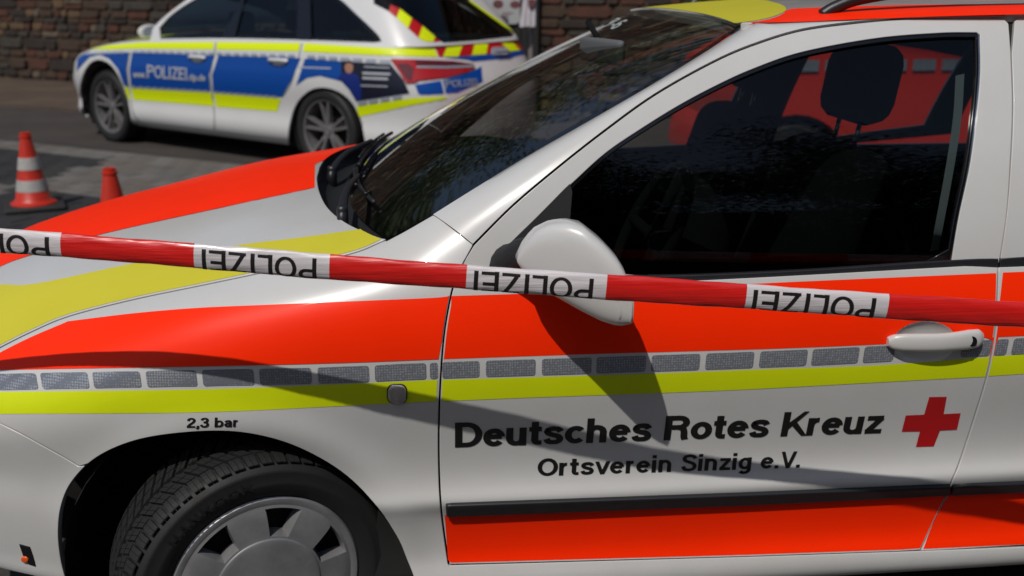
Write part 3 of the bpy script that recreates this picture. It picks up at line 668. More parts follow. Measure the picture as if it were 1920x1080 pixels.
# ---- cowl and wipers
hw = FRONT.eval(hr[:, 0], hr[:, 1]); hw = resample(np.vstack([hw, (hw*[1, -1, 1]+[0, 2*YC, 0])[::-1][1:]]), 41)
wt = np.linspace(0, 12, 41); wb = WIND.eval(np.full(41, .1), wt)
rows = [hw+[.004, 0, -.004], hw+[.006, 0, -.035], hw*.6+wb*.4+[0, 0, -.045], hw*.25+wb*.75+[0, 0, -.03], wb+[0, 0, -.008], wb+[.03, 0, -.0]]
cowl = loft(rows, car, 'cowl', M['grain'], angle=50)
def wiper(t_piv, t0, t1, s0, s1):
    w = empty('wiper', tuple(WIND.eval(np.array([.1]), np.array([t_piv]))[0]), 0, car)
    pv = WIND.eval(np.array([.05]), np.array([t_piv]))[0]+[-.05, 0, -.005]
    tt = np.linspace(t0, t1, 24); ss = np.linspace(s0, s1, 24); B = WIND.eval(ss, tt)+WIND.normal(ss, tt)*.012
    V, Fc = tube(B, .0055, 8); mesh_obj('wiper_blade', V, Fc, M['rubber'], w)
    V, Fc = tube(B[3:-3]+WIND.normal(ss, tt)[3:-3]*.010, .004, 6); mesh_obj('wiper_frame', V, Fc, M['trim'], w)
    mid = B[12]+[0, 0, .02]
    V, Fc = tube(cr([pv+[0, 0, -.02], pv+[0, 0, .025], pv*.6+mid*.4+[-.005, 0, .03], mid], 6), np.interp(np.linspace(0, 1, 19), [0, .4, 1], [.013, .011, .006]), 8); mesh_obj('wiper_arm', V, Fc, M['trim'], w)
    V, Fc = lathe([(0, .03), (.012, .03), (.013, .022), (.013, -.02)], 14); mesh_obj('pivot_cap', V+pv+[0, 0, .01], Fc, M['trim'], w)
wiper(1.6, 2.0, 6.3, .55, .35); wiper(6.2, 6.6, 11.0, .42, .6)

# ---- door mirror
top = np.array([(968,482),(978,458),(1000,430),(1030,416),(1060,412),(1090,418),(1125,446),(1150,472),(1165,496),(1172,520)])
bot = np.array([(968,488),(978,505),(1000,528),(1030,546),(1060,562),(1090,578),(1125,594),(1150,601),(1165,601),(1173,596)])
rings = []
uu = np.r_[968.5, 972, 980, np.linspace(992, 1172, 16)]
for k, u in enumerate(uu):
    f = (u-968)/204; vt = np.interp(u, top[:, 0], top[:, 1]); vb = np.interp(u, bot[:, 0], bot[:, 1])
    yo = 1.876-.112*max(f, .0)**.8; yi = 1.915-.02*f; yc = (yo+yi)/2
    Pt, Pb = at(u, vt, yc+.0), at(u, vb, yc); x = Pt[0]; zc, hz = (Pt[2]+Pb[2])/2, (Pt[2]-Pb[2])/2
    yo2 = yo; ring = []
    for a in np.linspace(0, 2*math.pi, 40, endpoint=False):
        c, s = math.cos(a), math.sin(a); e = .46
        ring.append((x + .05*f*max(0, c)*0, yc + (yi-yo2)/2*math.copysign(abs(c)**e, c), zc + hz*math.copysign(abs(s)**.62, s)))
    rings.append(ring)
rings = [np.mean(rings[0], axis=0)[None].repeat(40, 0)]+rings
back = np.array(rings[-1]); cen = back.mean(0)
rings += [back*.97+cen*.03+[.004, 0, 0], back*.9+cen*.1+[.002, 0, 0], back*.88+cen*.12+[-.02, 0, 0]]
mir = loft(rings, car, 'door_mirror', M['white'], close=True, angle=38)
mesh_obj('mirror_glass', np.vstack([back*.88+cen*.12+[-.012, 0, 0], [cen+[-.012, 0, 0]]]), [[i, (i+1) % 40, 40] for i in range(40)], M['chrome'], mir, smooth=False)
arm = [at(958,500,2.03), at(965,490,1.99), at(985,478,1.95), at(1010,475,1.91)]
V, Fc = tube(cr(arm, 6), np.interp(np.linspace(0, 1, 19), [0, .4, 1], [.05, .036, .034]), 16); mesh_obj('mirror_arm', V, Fc, M['grain'], mir)

# ---- door handle
hp = np.array([(1662,640),(1672,639),(1690,638),(1720,637),(1750,636),(1780,634),(1806,632),(1826,630.5),(1836,630)]); q = SIDE.hit(hp)
Pn = SIDE.normal(q[:, 0], q[:, 1]); base = SIDE.eval(q[:, 0], q[:, 1]); lift = np.array([.002, .008, .014, .019, .0215, .021, .018, .014, .008]); cl = base + Pn*lift[:, None]
ha = np.array([.009, .016, .019, .0195, .0195, .020, .0215, .020, .012]); rr = []
cl2, ha2, pn2 = cr(cl, 5), np.interp(np.linspace(0, 8, 41), np.arange(9), ha), np.vstack([np.interp(np.linspace(0, 8, 41), np.arange(9), Pn[:, k]) for k in range(3)]).T
for c, h_, n in zip(cl2, ha2, pn2):
    up = np.array([0, 0, 1.0])-n*n[2]; rr.append([c + up*h_*math.copysign(abs(math.sin(a))**.8, math.sin(a)) + n*.010*math.copysign(abs(math.cos(a))**.8, math.cos(a)) for a in np.linspace(0, 2*math.pi, 20, endpoint=False)])
V = np.array(rr).reshape(-1, 3); Fc = grid_faces(len(rr), 20, True)+[list(range(20)), [len(V)-20+i for i in range(20)][::-1]]
hd = mesh_obj('door_handle', V, Fc, M['white'], door, angle=60)
# the handle's foot rests on the door skin behind the lock barrel
ft = SIDE.hit(ell(1820, 634, 18, 16, n=24)); f0 = SIDE.eval(ft[:, 0], ft[:, 1]); fn = SIDE.normal(ft[:, 0], ft[:, 1])
fm = f0.mean(0)+fn.mean(0)*.016; loft([f0-fn*.004, f0+fn*.006, f0*.97+fm*.03+fn*.011, f0*.85+fm*.15+fn*.012, f0*.02+fm*.98], door, 'handle_foot', M['white'], close=True, flip=True)
kx = SIDE.hit(ell(1811, 633, 8.5, 9, n=20)); k0 = SIDE.eval(kx[:, 0], kx[:, 1])+SIDE.normal(kx[:, 0], kx[:, 1])*.0272
mesh_obj('lock_barrel', np.vstack([k0, k0-SIDE.normal(kx[:, 0], kx[:, 1])*.02]), [list(range(20))]+[[i, (i+1) % 20, 20+(i+1) % 20, 20+i] for i in range(20)], M['gloss_black'], door, angle=40)

# ---- side repeater and bumper marker
def pod(name, surf, L, mat, parent, h):
    st = surf.hit(L); c = st.mean(0); rows = []
    for f, d in ((1, 0), (.98, .5), (.9, .8), (.7, .95), (.4, 1), (.02, 1.02)):
        q = c+(st-c)*f; rows.append(surf.eval(q[:, 0], q[:, 1])+surf.normal(q[:, 0], q[:, 1])*h*d)
    return loft(rows, parent, name, mat, close=True, flip=True)
pod('repeater_seal', FRONT, rrect(725, 719, 764, 757, 13, 5)[::-1], M['rubber'], skin, .003)
pod('side_repeater', FRONT, rrect(727, 721, 762, 755, 12, 5)[::-1], M['lens_clear'], skin, .009)
patch('parking_marker', FRONT, [np.array([(37.5,1021),(56,1026),(62,1044),(66.7,1061),(54,1057),(44,1040)])], M['gloss_black'], bump, lift=.002, wall=.002)
pod('amber_reflector', FRONT, ell(48, 1048, 7.5, 6, n=16, rot=30)[::-1], M['amber'], bump, .005)

# ---- front wheel, steered
def make_wheel(name, centre, rz, parent, R=.312, W=.195, rimr=.205, cap='hubcap'):
    w = empty(name, centre, rz, parent); Mw = origin_of(w)
    def put(nm, vf, mat, par=w, **k): return mesh_obj(nm, *xform(vf, Mw), mat, par, **k)
    hw_ = W/2
    prof = [(rimr-.012, -hw_*.80), (rimr, -hw_*.90), (rimr+.012, -hw_*1.0), (rimr+.03, -hw_*1.05), (rimr+.034, -hw_*1.062), (rimr+.038, -hw_*1.055), (R-.055, -hw_*1.06), (R-.035, -hw_*1.03), (R-.031, -hw_*1.04), (R-.027, -hw_*1.01), (R-.018, -hw_*.95), (R-.012, -hw_*.86), (R-.009, -hw_*.74), (R-.008, 0), (R-.009, hw_*.74), (R-.014, hw_*.9), (R-.05, hw_*1.05), (rimr, hw_*.9)]
    V, Fc = lathe(prof, 96); V = V[:, [0, 2, 1]]; ty = put('tyre', (V, Fc), M['tyre'], angle=50)
    # directional tread blocks: two swept rows meeting near the middle, shoulder blocks with fine sipes
    N = 62; Vs, Fs = [], []
    def rad(h): return R - .0085*np.clip((abs(h)-.62*hw_)/(.36*hw_), 0, 1.3)**2
    for side in (-1, 1):
        for k in range(N):
            for h0, h1, nseg, wd, g in ((.06, .30, 2, .70, .5), (.34, .60, 2, .72, .55), (.66, 1.0, 3, .74, .55)):
                for sub in (0, 1):
                    hh = np.linspace(h0, h1, nseg+1); row = []
                    for h_ in hh:
                        sweep = (.62-h_)*1.55 if h_ < .62 else (.62-h_)*.35
                        ctr = (k+.5*(side > 0)+sweep)*2*math.pi/N; half_ = wd*math.pi/N
                        a0 = ctr-half_+sub*half_*1.04; a1 = a0+half_*.94
                        for a in (a0, a1):
                            for r in (R-.012, rad(h_*hw_)): row.append((r*math.cos(a), side*h_*hw_*.985, r*math.sin(a)))
                    b = len(Vs); Vs += row
                    for i in range(nseg):
                        c = b+4*i; d = c+4
                        Fs += [[c+1, c+3, d+3, d+1], [c, c+1, d+1, d], [c+3, c+2, d+2, d+3]]
                    Fs += [[b, b+2, b+3, b+1], [b+4*nseg, b+4*nseg+1, b+4*nseg+3, b+4*nseg+2]]
    tr = put('tread', (np.array(Vs), Fs), M['tyre'], ty, smooth=False); tr['kind'] = 'stuff'
    return w, put, ty
wheel, put, ty = make_wheel('front_wheel', (-.346, 2.058, .275), math.radians(22), car, R=.294, W=.195, rimr=.203)
def hubcap(put, nh=7, hole=(.120, .182), yb=-.086, sc=1.0, rot=math.radians(-2)):
    nt = nh*16; rs = [.0, .012, .03, .055, .08, .104, .112, .1135, .116, .120, .128, .140, .152, .164, .176, .182, .188, .190, .196, .202, .206, .207]
    hts = [.020, .020, .0195, .019, .0185, .018, .0175, .0168, .0148, .0142, .014, .0135, .0125, .0115, .0095, .007, .005, .0055, .0075, .0070, .0035, -.004]
    V, Fc, idx = [], [], {}
    for i, (r, h_) in enumerate(zip(rs, hts)):
        for j in range(nt): a = 2*math.pi*j/nt; V.append((sc*r*math.cos(a+rot), yb-h_, sc*r*math.sin(a+rot)))
    i0, i1 = rs.index(hole[0]), rs.index(hole[1])
    def is_hole(i, j): return i0 <= i < i1 and 4 <= (j % 16) < 12
    # trapezoid windows: pull the two side edges in towards the hub
    for j in range(nt):
        if j % 16 in (4, 12):
            for i in range(i0, i1+1):
                f = (i-i0)/(i1-i0); d = (1 if j % 16 == 4 else -1)*(1-f)*.06
                a = 2*math.pi*j/nt+d+rot; r = rs[i]*sc; V[i*nt+j] = (r*math.cos(a), V[i*nt+j][1], r*math.sin(a))
    for i in range(len(rs)-1):
        for j in range(nt):
            if not is_hole(i, j): Fc.append([i*nt+j, i*nt+(j+1) % nt, (i+1)*nt+(j+1) % nt, (i+1)*nt+j])
    hc = put('hubcap', (np.array(V), Fc), M['hubcap'], angle=28)
    for k in range(nh):                   # bevelled reveal of each window
        loop = [(i0, k*16+j) for j in range(4, 13)]+[(i, k*16+12) for i in range(i0+1, i1)]+[(i1, k*16+j) for j in range(12, 3, -1)]+[(i, k*16+4) for i in range(i1-1, i0, -1)]
        A = np.array([V[i*nt+j % nt] for i, j in loop]); c = A.mean(0); B = A*.86+c*.14; B[:, 1] = yb+.006; D = A*.84+c*.16; D[:, 1] = yb+.02
        n = len(A); Q = np.vstack([A, B, D]); put('window_reveal', (Q, [[r*n+i, r*n+(i+1) % n, (r+1)*n+(i+1) % n, (r+1)*n+i] for r in (0, 1) for i in range(n)]), M['hubcap'], hc, angle=40)
    put('steel_rim', lathe([(.0, -.05), (.10, -.055), (.15, -.05), (.19, -.06), (.2, -.085)], 40, 'y'), M['dark'])
    put('centre_badge', lathe([(.0, yb-.0225), (.022, yb-.0222), (.026, yb-.021), (.027, yb-.018)], 28, 'y'), M['interior_grey'], hc)
hubcap(put, sc=.985)
TV, TF = text_mesh('HANKOOK', w=.16, spacing=.12); ang = math.radians(140)-TV[:, 0]*math.radians(46); rad_ = .232+TV[:, 1]*.020   # moulded maker's lettering
put('sidewall_lettering', (np.column_stack([rad_*np.cos(ang), np.full(len(TV), -.1040-.002)+np.abs(rad_-.242)*.05, rad_*np.sin(ang)]), TF), M['rubber'], ty, smooth=False)
w2, put2, ty2 = make_wheel('rear_wheel', (2.20, 2.07, .300), 0, car); hubcap(put2)

# ---- cabin
inn = M['interior']
lin1 = patch('pillar_lining', UP, [frame_out, frame_in[::-1]], inn, frame, lift=-.035, step=1); mirror_of(lin1, 'pillar_lining')
lin2 = patch('pillar_lining', UP, [rf_out, rwin[::-1]], inn, rframe, lift=-.035, step=1); mirror_of(lin2, 'pillar_lining')
ff = mirror_of(frame, 'door_frame'); rf_ = mirror_of(rframe, 'rear_door_frame')
for o in list(frame.children)+list(rframe.children):
    if o.name.startswith('side_window'): mirror_of(o, 'side_window', ff).data.materials[0] = M['clear_glass']
patch('head_lining', ROOF, [[(.1, .3), (7.6, .3), (7.6, 11.7), (.1, 11.7)]], M['interior_grey'], roof, lift=-.03, step=1, px=False)
for y0, y1 in ((2.07, 2.12), (3.59, 3.64)): mesh_obj('door_lining', *box_vf(.12, 2.6, y0, y1, .25, .93, .015), inn, car)
dash = []
for x, z in ((-.08, .86), (-.06, .955), (.10, .975), (.30, .985), (.42, .965), (.47, .91), (.45, .75), (.40, .45)): dash.append([(x-.06*math.cos((y-YC)*1.6), y, z+(.03 if 2.2 < y < 2.75 and .2 < x < .5 and z > .9 else 0)) for y in np.linspace(2.08, 3.63, 30)])
loft(dash, car, 'dashboard', inn, angle=50)
th = np.linspace(0, 2*math.pi, 33); cw = np.array([.60, 2.46, .90]); R3 = np.array(Matrix.Rotation(math.radians(-64), 3, 'Y'))
V, Fc = tube(np.array([cw + R3 @ np.array([.185*math.cos(a), .185*math.sin(a), 0]) for a in th]), .014, 8, False); sw = mesh_obj('steering_wheel', V, Fc, inn, car)
for a in (0, math.pi/2*1.0, math.pi, ): 
    V, Fc = tube([cw + R3 @ np.array([.02*math.sin(a), .02*math.cos(a), -.01]), cw + R3 @ np.array([.18*math.sin(a), .18*math.cos(a), 0])], .014, 8); mesh_obj('spoke', V, Fc, inn, sw)
V, Fc = tube([cw, cw + R3 @ np.array([0, 0, -.25])], .03, 10); mesh_obj('steering_column', V, Fc, inn, sw)
def seat(x, yc, mat=inn):
    s = empty('front_seat', (x, yc, .23), 0, car)
    mesh_obj('seat_cushion', *box_vf(x-.48, x+.05, yc-.25, yc+.25, .30, .50, .05), mat, s, angle=60)
    V, Fc = box_vf(-.07, .07, -.24, .24, 0, .66, .05); V = V.copy(); V[:, 0] += V[:, 2]*.32; V[:, 1] *= 1-.12*V[:, 2]/.66; mesh_obj('backrest', V+[x, yc, .46], Fc, mat, s, angle=60)
    V, Fc = box_vf(-.055, .055, -.13, .13, 0, .19, .05); V[:, 0] += V[:, 2]*.15; mesh_obj('headrest', V+[x+.245, yc, 1.17], Fc, mat, s, angle=60)
    for d in (-.06, .06): mesh_obj('headrest_post', *tube([(x+.225, yc+d, 1.09), (x+.245, yc+d, 1.19)], .006, 6), M['chrome'], s)
hxy = at(1612, 170, 2.47); seat(hxy[0]-.26, 2.47); seat(hxy[0]-.26, 3.24)
rb = box_vf(2.0, 2.14, 2.2, 3.5, .45, 1.08, .05); V = rb[0].copy(); V[:, 0] += (V[:, 2]-.45)*.3; mesh_obj('rear_bench', V, rb[1], inn, car, angle=60)
b0 = [at(1800, 140, 2.20), at(1795, 220, 2.18), at(1780, 320, 2.15), at(1752, 470, 2.11)]; wv = np.array([.022, .004, .004]); bc = cr(b0, 5)
mesh_obj('seat_belt', np.vstack([bc-wv/2, bc+wv/2]), [[i, i+1, len(bc)+i+1, len(bc)+i] for i in range(len(bc)-1)], M['belt'], car)
mp_ = at(1128, 95, 2.75)                 # interior mirror on the windscreen
V, Fc = box_vf(-.012, .012, -.12, .12, -.032, .032, .012); V = V @ np.array(Matrix.Rotation(math.radians(15), 3, 'Z')).T; im = mesh_obj('interior_mirror', V+mp_, Fc, M['interior_grey'], car, angle=50)
mesh_obj('mirror_stalk', *tube([mp_+[0, .02, .02], mp_+[-.02, .1, .07]], .008, 8), inn, im)
text_on('lettering', '2/17-6', WIND, [(1112,46),(1150,56),(1180,38),(1140,30)], M['belt'], ws, lift=.001, w=.2)
# ================================================================== barrier tape in front of the car
tape = empty('barrier_tape', tuple(at(960, 520, 1.70)))
tag(tape, 'red and white police barrier tape stretched across in front of the white car', 'barrier tape')
M['tape_red'] = principled('red_tape_film', (.62, .012, .009), .32, spec=.55, coat=.5, coat_rough=.12, var=.10, vscale=60, stretch=(.035, 1, 2.0), bump=.22, bscale=60)
M['tape_white'] = principled('white_tape_film', (.62, .58, .60), .34, spec=.5, coat=.4, coat_rough=.12, var=.10, vscale=60, stretch=(.035, 1, 2.0), bump=.22, bscale=60)
M['tape_ink'] = principled('black_tape_print', (.012, .009, .010), .38, spec=.5, coat=.3, coat_rough=.12)
tu = np.array([-460, -160, 0, 366, 619, 875, 1136, 1397, 1662, 1920, 2080., 2300.]); tv = np.array([417, 439, 450.5, 479.5, 500.5, 519.5, 538, 555.5, 574, 590.5, 601., 616.])
ty_ = np.interp(tu, [-460, -160, 0, 400, 875, 1136, 1920, 2080, 2300], [1.945, 1.872, 1.835, 1.768, 1.722, 1.692, 1.635, 1.62, 1.60])
TC = cr([at(a, b, c) for a, b, c in zip(tu, tv, ty_)], 12)                     # centre line of the rolled film
tlen = np.r_[0, np.cumsum(np.linalg.norm(np.diff(TC, axis=0), axis=1))]; tpx = proj(TC)[:, 0]
tdir = (TC[-1]-TC[0])/np.linalg.norm(TC[-1]-TC[0]); tb_ = np.cross(tdir, [0, 0, 1.]); tb_ /= np.linalg.norm(tb_); tn_ = np.cross(tb_, tdir)
if tb_[1] > 0: tb_ = -tb_                                                      # towards the viewer
if tn_[2] < 0: tn_ = -tn_
RT_ = .0228
def tape_pt(L, phi, lift=0.0):               # L metres along, phi: 90 = top edge, 0 = facing the viewer, -90 = underside
    C = np.stack([np.interp(L, tlen, TC[:, k]) for k in range(3)], -1)
    w = .0004*np.sin(L*37+phi*3)+.0003*np.sin(L*83+phi*5+1) + .0006*np.sin(L*11)*np.cos(2*phi)
    r = RT_*np.interp(L/tlen[-1], [0, .3, 1], [.9, .97, 1.0]) + w + lift
    return C + (np.cos(phi)*r)[..., None]*.38*tb_ + (np.sin(phi)*r)[..., None]*tn_
def Lpx(u): return float(np.interp(u, tpx, tlen))
segs = [(-455, -395, 'w'), (-395, -140, 'r'), (-140, 117, 'w'), (117, 366, 'r'), (366, 619, 'w'), (619, 875, 'r'), (875, 1136.5, 'w'), (1136.5, 1397.5, 'r'), (1397.5, 1662.5, 'w'), (1662.5, 1930, 'r'), (1930, 2200, 'w'), (2200, 2295, 'r')]
PH = np.linspace(math.radians(205), math.radians(-118), 40)
for a, b, k in segs:
    L = np.linspace(Lpx(a), Lpx(b), max(4, int((b-a)/6))); LL, PP = np.meshgrid(L, PH, indexing='ij')
    V = tape_pt(LL, PP).reshape(-1, 3)
    o = mesh_obj('film_section', V, [f[::-1] for f in grid_faces(len(L), len(PH))], M['tape_red' if k == 'r' else 'tape_white'], tape)
    if k == 'w' and a > -300:                              # POLIZEI, hanging upside down, its heads lost under the fold
        u0, u1 = {-140: (-122, 96), 366: (381, 595), 875: (889, 1112), 1397.5: (1410, 1639), 1930: (1946, 2180)}[a]
        TV, TF = text_mesh('POLIZEI', w=.155, spacing=.03)
        l0, l1 = Lpx(u0), Lpx(u1)
        l = l1+(l0-l1)*TV[:, 0]; ph = np.radians(40)+(np.radians(-74)-np.radians(40))*TV[:, 1]
        # long strokes bend round the film: cut them first
        bm = bmesh.new(); vs = [bm.verts.new((x, y, z)) for x, y, z in TV]
        for f in TF: bm.faces.new([vs[i] for i in f])
        for c in np.linspace(0, 1, 13)[1:-1]: bmesh.ops.bisect_plane(bm, geom=bm.verts[:]+bm.edges[:]+bm.faces[:], plane_co=(0, c, 0), plane_no=(0, 1, 0), dist=1e-5)
        bm.verts.index_update(); TV = np.array([v.co[:] for v in bm.verts]); TF = [[v.index for v in f.verts] for f in bm.faces]; bm.free()
        l = l1+(l0-l1)*TV[:, 0]; ph = np.radians(40)+(np.radians(-74)-np.radians(40))*TV[:, 1]
        keep = l < tlen[-1]-.005
        TF = [f for f in TF if all(keep[i] for i in f)]
        if TF: mesh_obj('lettering', tape_pt(l, ph, .0006+TV[:, 2]), TF, M['tape_ink'], o)

# ================================================================== ground, road, pavement, wall
def ground_mat(name, c1, c2, scale, bump=.4, bscale=180, rough=.9, c3=None):
    m, nt, out = _mat(name); L = nt.links.new
    b = nd(nt, 'ShaderNodeBsdfPrincipled', Roughness=rough); b.inputs['Specular IOR Level'].default_value = .3; L(b.outputs[0], out.inputs[0])
    tc = nd(nt, 'ShaderNodeTexCoord'); n = nd(nt, 'ShaderNodeTexNoise', Scale=scale, Detail=8, Roughness=.7); L(tc.outputs['Object'], n.inputs['Vector'])
    n2 = nd(nt, 'ShaderNodeTexNoise', Scale=bscale, Detail=4, Roughness=.7); L(tc.outputs['Object'], n2.inputs['Vector'])
    r = nd(nt, 'ShaderNodeValToRGB'); r.color_ramp.elements[0].position = .36; r.color_ramp.elements[0].color = (*c1, 1); r.color_ramp.elements[1].position = .66; r.color_ramp.elements[1].color = (*c2, 1); L(n.outputs[0], r.inputs[0])
    mx = nd(nt, 'ShaderNodeMix', data_type='RGBA', blend_type='MULTIPLY'); mx.inputs[0].default_value = .6; L(r.outputs[0], mx.inputs[6]); L(n2.outputs[0], mx.inputs[7])
    mul = nd(nt, 'ShaderNodeMix', data_type='RGBA', blend_type='MULTIPLY'); mul.inputs[0].default_value = 1; mul.inputs[7].default_value = (1.45, 1.45, 1.45, 1); L(mx.outputs[2], mul.inputs[6]); L(mul.outputs[2], b.inputs['Base Color'])
    bp = nd(nt, 'ShaderNodeBump', Strength=bump, Distance=.01); L(n2.outputs[0], bp.inputs['Height']); L(bp.outputs[0], b.inputs['Normal'])
    return m
M['asphalt'] = ground_mat('asphalt', (.045, .041, .039), (.068, .062, .058), 2.2)
M['road'] = ground_mat('road_asphalt', (.042, .036, .033), (.060, .051, .047), 1.4)
M['footpath'] = ground_mat('footpath_gravel_asphalt', (.065, .046, .034), (.10, .072, .054), 1.1)
def sheet(name, pts, z, mat, kind='structure', parent=None):
    o = mesh_obj(name, [(x, y, z) for x, y in pts], [list(range(len(pts)))], mat, parent, smooth=False)
    if kind and parent is None: o['kind'] = kind
    return o
ground = sheet('ground', [(-160, -160), (160, -160), (160, 160), (-160, 160)], 0, M['asphalt'])
# wall line and the strips parallel to it
wp = atz(0, 149, 0.0)[:2]; wq = atz(140, 158, 0.0)[:2]
wd = np.array([.83, -.56]); wd /= np.linalg.norm(wd); wn_ = np.array([-wd[1], wd[0]])
if wn_[1] < 0: wn_ = -wn_
def WL(t, d, z=0.0): q = wp + wd*t + wn_*d; return np.array([q[0], q[1], z])
foot = 2.0
sheet('road', [WL(-30, -4.3)[:2], WL(40, -4.3)[:2], WL(40, -2.5)[:2], WL(-30, -2.5)[:2]], .004, M['road'])
fp = mesh_obj('footpath', [WL(-30, -2.45, 0), WL(40, -2.45, 0), WL(40, 0.2, 0), WL(-30, .2, 0), WL(-30, -2.45, .03), WL(40, -2.45, .03), WL(40, .2, .03), WL(-30, .2, .03)], [[4, 5, 6, 7], [0, 1, 5, 4]], M['footpath'], smooth=False); fp['kind'] = 'structure'
# stone wall: individually laid stones with recessed mortar
random.seed(21)
wall = empty('stone_wall', tuple(WL(8, .2)), 0); tag(wall, 'tall brown rubble stone wall running behind the parked cars', 'wall')
M['mortar'] = principled('wall_mortar', (.085, .064, .045), .95, var=.35, vscale=5, bump=.6, bscale=40)
stones = [principled('stone_%s' % n, c, .9, var=.45, vscale=9, bump=.8, bscale=28, col2=c2) for n, c, c2 in (
  ('brown', (.062, .036, .022), (.034, .021, .014)), ('red', (.085, .030, .017), (.045, .020, .013)), ('grey', (.052, .043, .034), (.03, .025, .02)), ('ochre', (.13, .078, .038), (.07, .045, .025)), ('dark', (.030, .021, .016), (.018, .013, .010)), ('pale', (.13, .098, .068), (.085, .064, .045)))]
def slab(t0, t1, d0, d1, z0, z1):
    P = [WL(t, d, z) for z in (z0, z1) for d in (d0, d1) for t in (t0, t1)]
    return np.array(P), [[0, 1, 5, 4], [1, 3, 7, 5], [3, 2, 6, 7], [2, 0, 4, 6], [4, 5, 7, 6], [2, 3, 1, 0]]
mesh_obj('mortar_core', *slab(-14, 30, .03, .6, -.2, 4.6), M['mortar'], wall, smooth=False)
mesh_obj('coping', *slab(-14, 30, -.06, .7, 4.6, 4.75), stones[2], wall, smooth=False)
def stone_vf(t0, t1, z0, z1):
    g = .010; t0 += g; t1 -= g; z0 += g; z1 -= g; c = min(.035, (t1-t0)*.16, (z1-z0)*.22); dep = random.uniform(-.005, .028)
    j = lambda: random.uniform(-.014, .014)
    ring = [(t0+c+j(), z0+j()*.5), (t1-c+j(), z0+j()*.5), (t1+j()*.5, z0+c), (t1+j()*.5, z1-c), (t1-c+j(), z1+j()*.5), (t0+c+j(), z1+j()*.5), (t0+j()*.5, z1-c), (t0+j()*.5, z0+c)]
    V = [WL(t, .09, z) for t, z in ring]+[WL(t, .022-dep*.4, z) for t, z in ring]
    ct, cz = (t0+t1)/2, (z0+z1)/2
    V += [WL(ct+(t-ct)*.91, -dep, cz+(z-cz)*.86) for t, z in ring]; V.append(WL(ct, -dep-random.uniform(0, .012), cz))
    F = [[r*8+i, r*8+(i+1) % 8, (r+1)*8+(i+1) % 8, (r+1)*8+i] for r in (0, 1) for i in range(8)]+[[16+i, 16+(i+1) % 8, 24] for i in range(8)]
    return np.array(V), F
courses, z = [], -.02
while z < 4.6: h_ = random.choice((.06, .08, .10, .12, .15, .19)); courses.append((z, min(z+h_, 4.6))); z += h_
cand = []
for z0, z1 in courses:
    t = -13.5+random.uniform(0, .3)
    while t < 29: 
        w_ = random.uniform(.14, .5)*(1.2 if z1-z0 > .14 else .85); t1_ = min(t+w_, 29)
        if z1-z0 > .14 and random.random() < .3: zm = z0+(z1-z0)*random.uniform(.4, .6); cand += [(t, t1_, z0, zm), (t, t1_, zm, z1)]
        else: cand.append((t, t1_, z0, z1))
        t += w_
def seen(c):
    u, v = proj(WL((c[0]+c[1])/2, 0, (c[2]+c[3])/2)); ct = (c[0]+c[1])/2
    if ct < -3 or ct > 12: return -1
    return 1 if (-30 < u < 480 and -30 < v < 175) or (880 < u < 1230 and -30 < v < 200) else -1
vis = [c for c in cand if seen(c) > 0]; rest = [c for c in cand if seen(c) < 0]
random.shuffle(vis); print('stones in view', len(vis)); rest += vis[300:]; vis = vis[:300]
for c in vis: mesh_obj('stone', *stone_vf(*c), random.choices(stones, (6, 4, 3, 1.2, 4, 1.0))[0], wall, angle=35)
bins = [[] for _ in stones]
for c in rest: bins[random.choices(range(6), (6, 4, 3, 1.2, 4, 1.0))[0]].append(stone_vf(*c))
for m_, b_ in zip(stones, bins):
    if b_: mesh_obj('stonework', *join(*b_), m_, wall, angle=35)['kind'] = 'stuff'
# paving of setts between the cars, with a cast shadow coloured into some
random.seed(5)
pave = sheet('paving', [WL(-6, -14)[:2], WL(14, -10)[:2], WL(14, -4.35)[:2], WL(-6, -4.35)[:2]], .004, principled('sett_joint', (.045, .042, .038), .95, var=.3, vscale=30))
pv_mats = [principled('light_sett_%d' % i, c, .85, var=.25, vscale=14, bump=.3, bscale=60) for i, c in enumerate(((.125, .117, .108), (.140, .131, .121), (.110, .103, .095), (.122, .104, .090)))]
shadow_mats = [principled('shadow_sett_%d' % i, c, .85, var=.25, vscale=14, bump=.3, bscale=60) for i, c in enumerate(((.020, .020, .021), (.025, .024, .024), (.017, .017, .019)))]  # shadow tone given to the setts as their colour
pang = math.atan2(wd[1], wd[0]); pc, ps = math.cos(pang), math.sin(pang)
def pav(i, j, q): x, y = i*pc-j*ps, i*ps+j*pc; return np.array([-2.6+x, 7.6+y, q])
shadow_poly = [np.array([atz(u, v, 0)[:2] for u, v in L]) for L in ([(-300,232),(0,278),(205,306),(80,338),(0,352),(-300,400)], [(80,352),(190,374),(260,420),(60,470),(-300,470),(-300,415),(0,366)])]  # outline of the cast shadow painted into the sett colours
def inside(p, L):
    r = False
    for i in range(len(L)):
        a, b = L[i], L[i-1]
        if (a[1] > p[1]) != (b[1] > p[1]) and p[0] < (b[0]-a[0])*(p[1]-a[1])/(b[1]-a[1])+a[0]: r = not r
    return r
base_me, setts = {}, []
for jj in range(-34, 30):
    for ii in range(-20, 26):
        x0 = ii*.25+(.125 if jj % 2 else 0); y0 = jj*.17; c = pav(x0, y0, 0); u, v = proj(c); dw = float((c[:2]-wp) @ wn_)
        if not (-13 < dw < -4.45 and c[1] > 4.3): continue
        dk = any(inside(c[:2], L) for L in shadow_poly)
        setts.append((x0, y0, dk, -40 < u < 600 and 225 < v < 470, v))
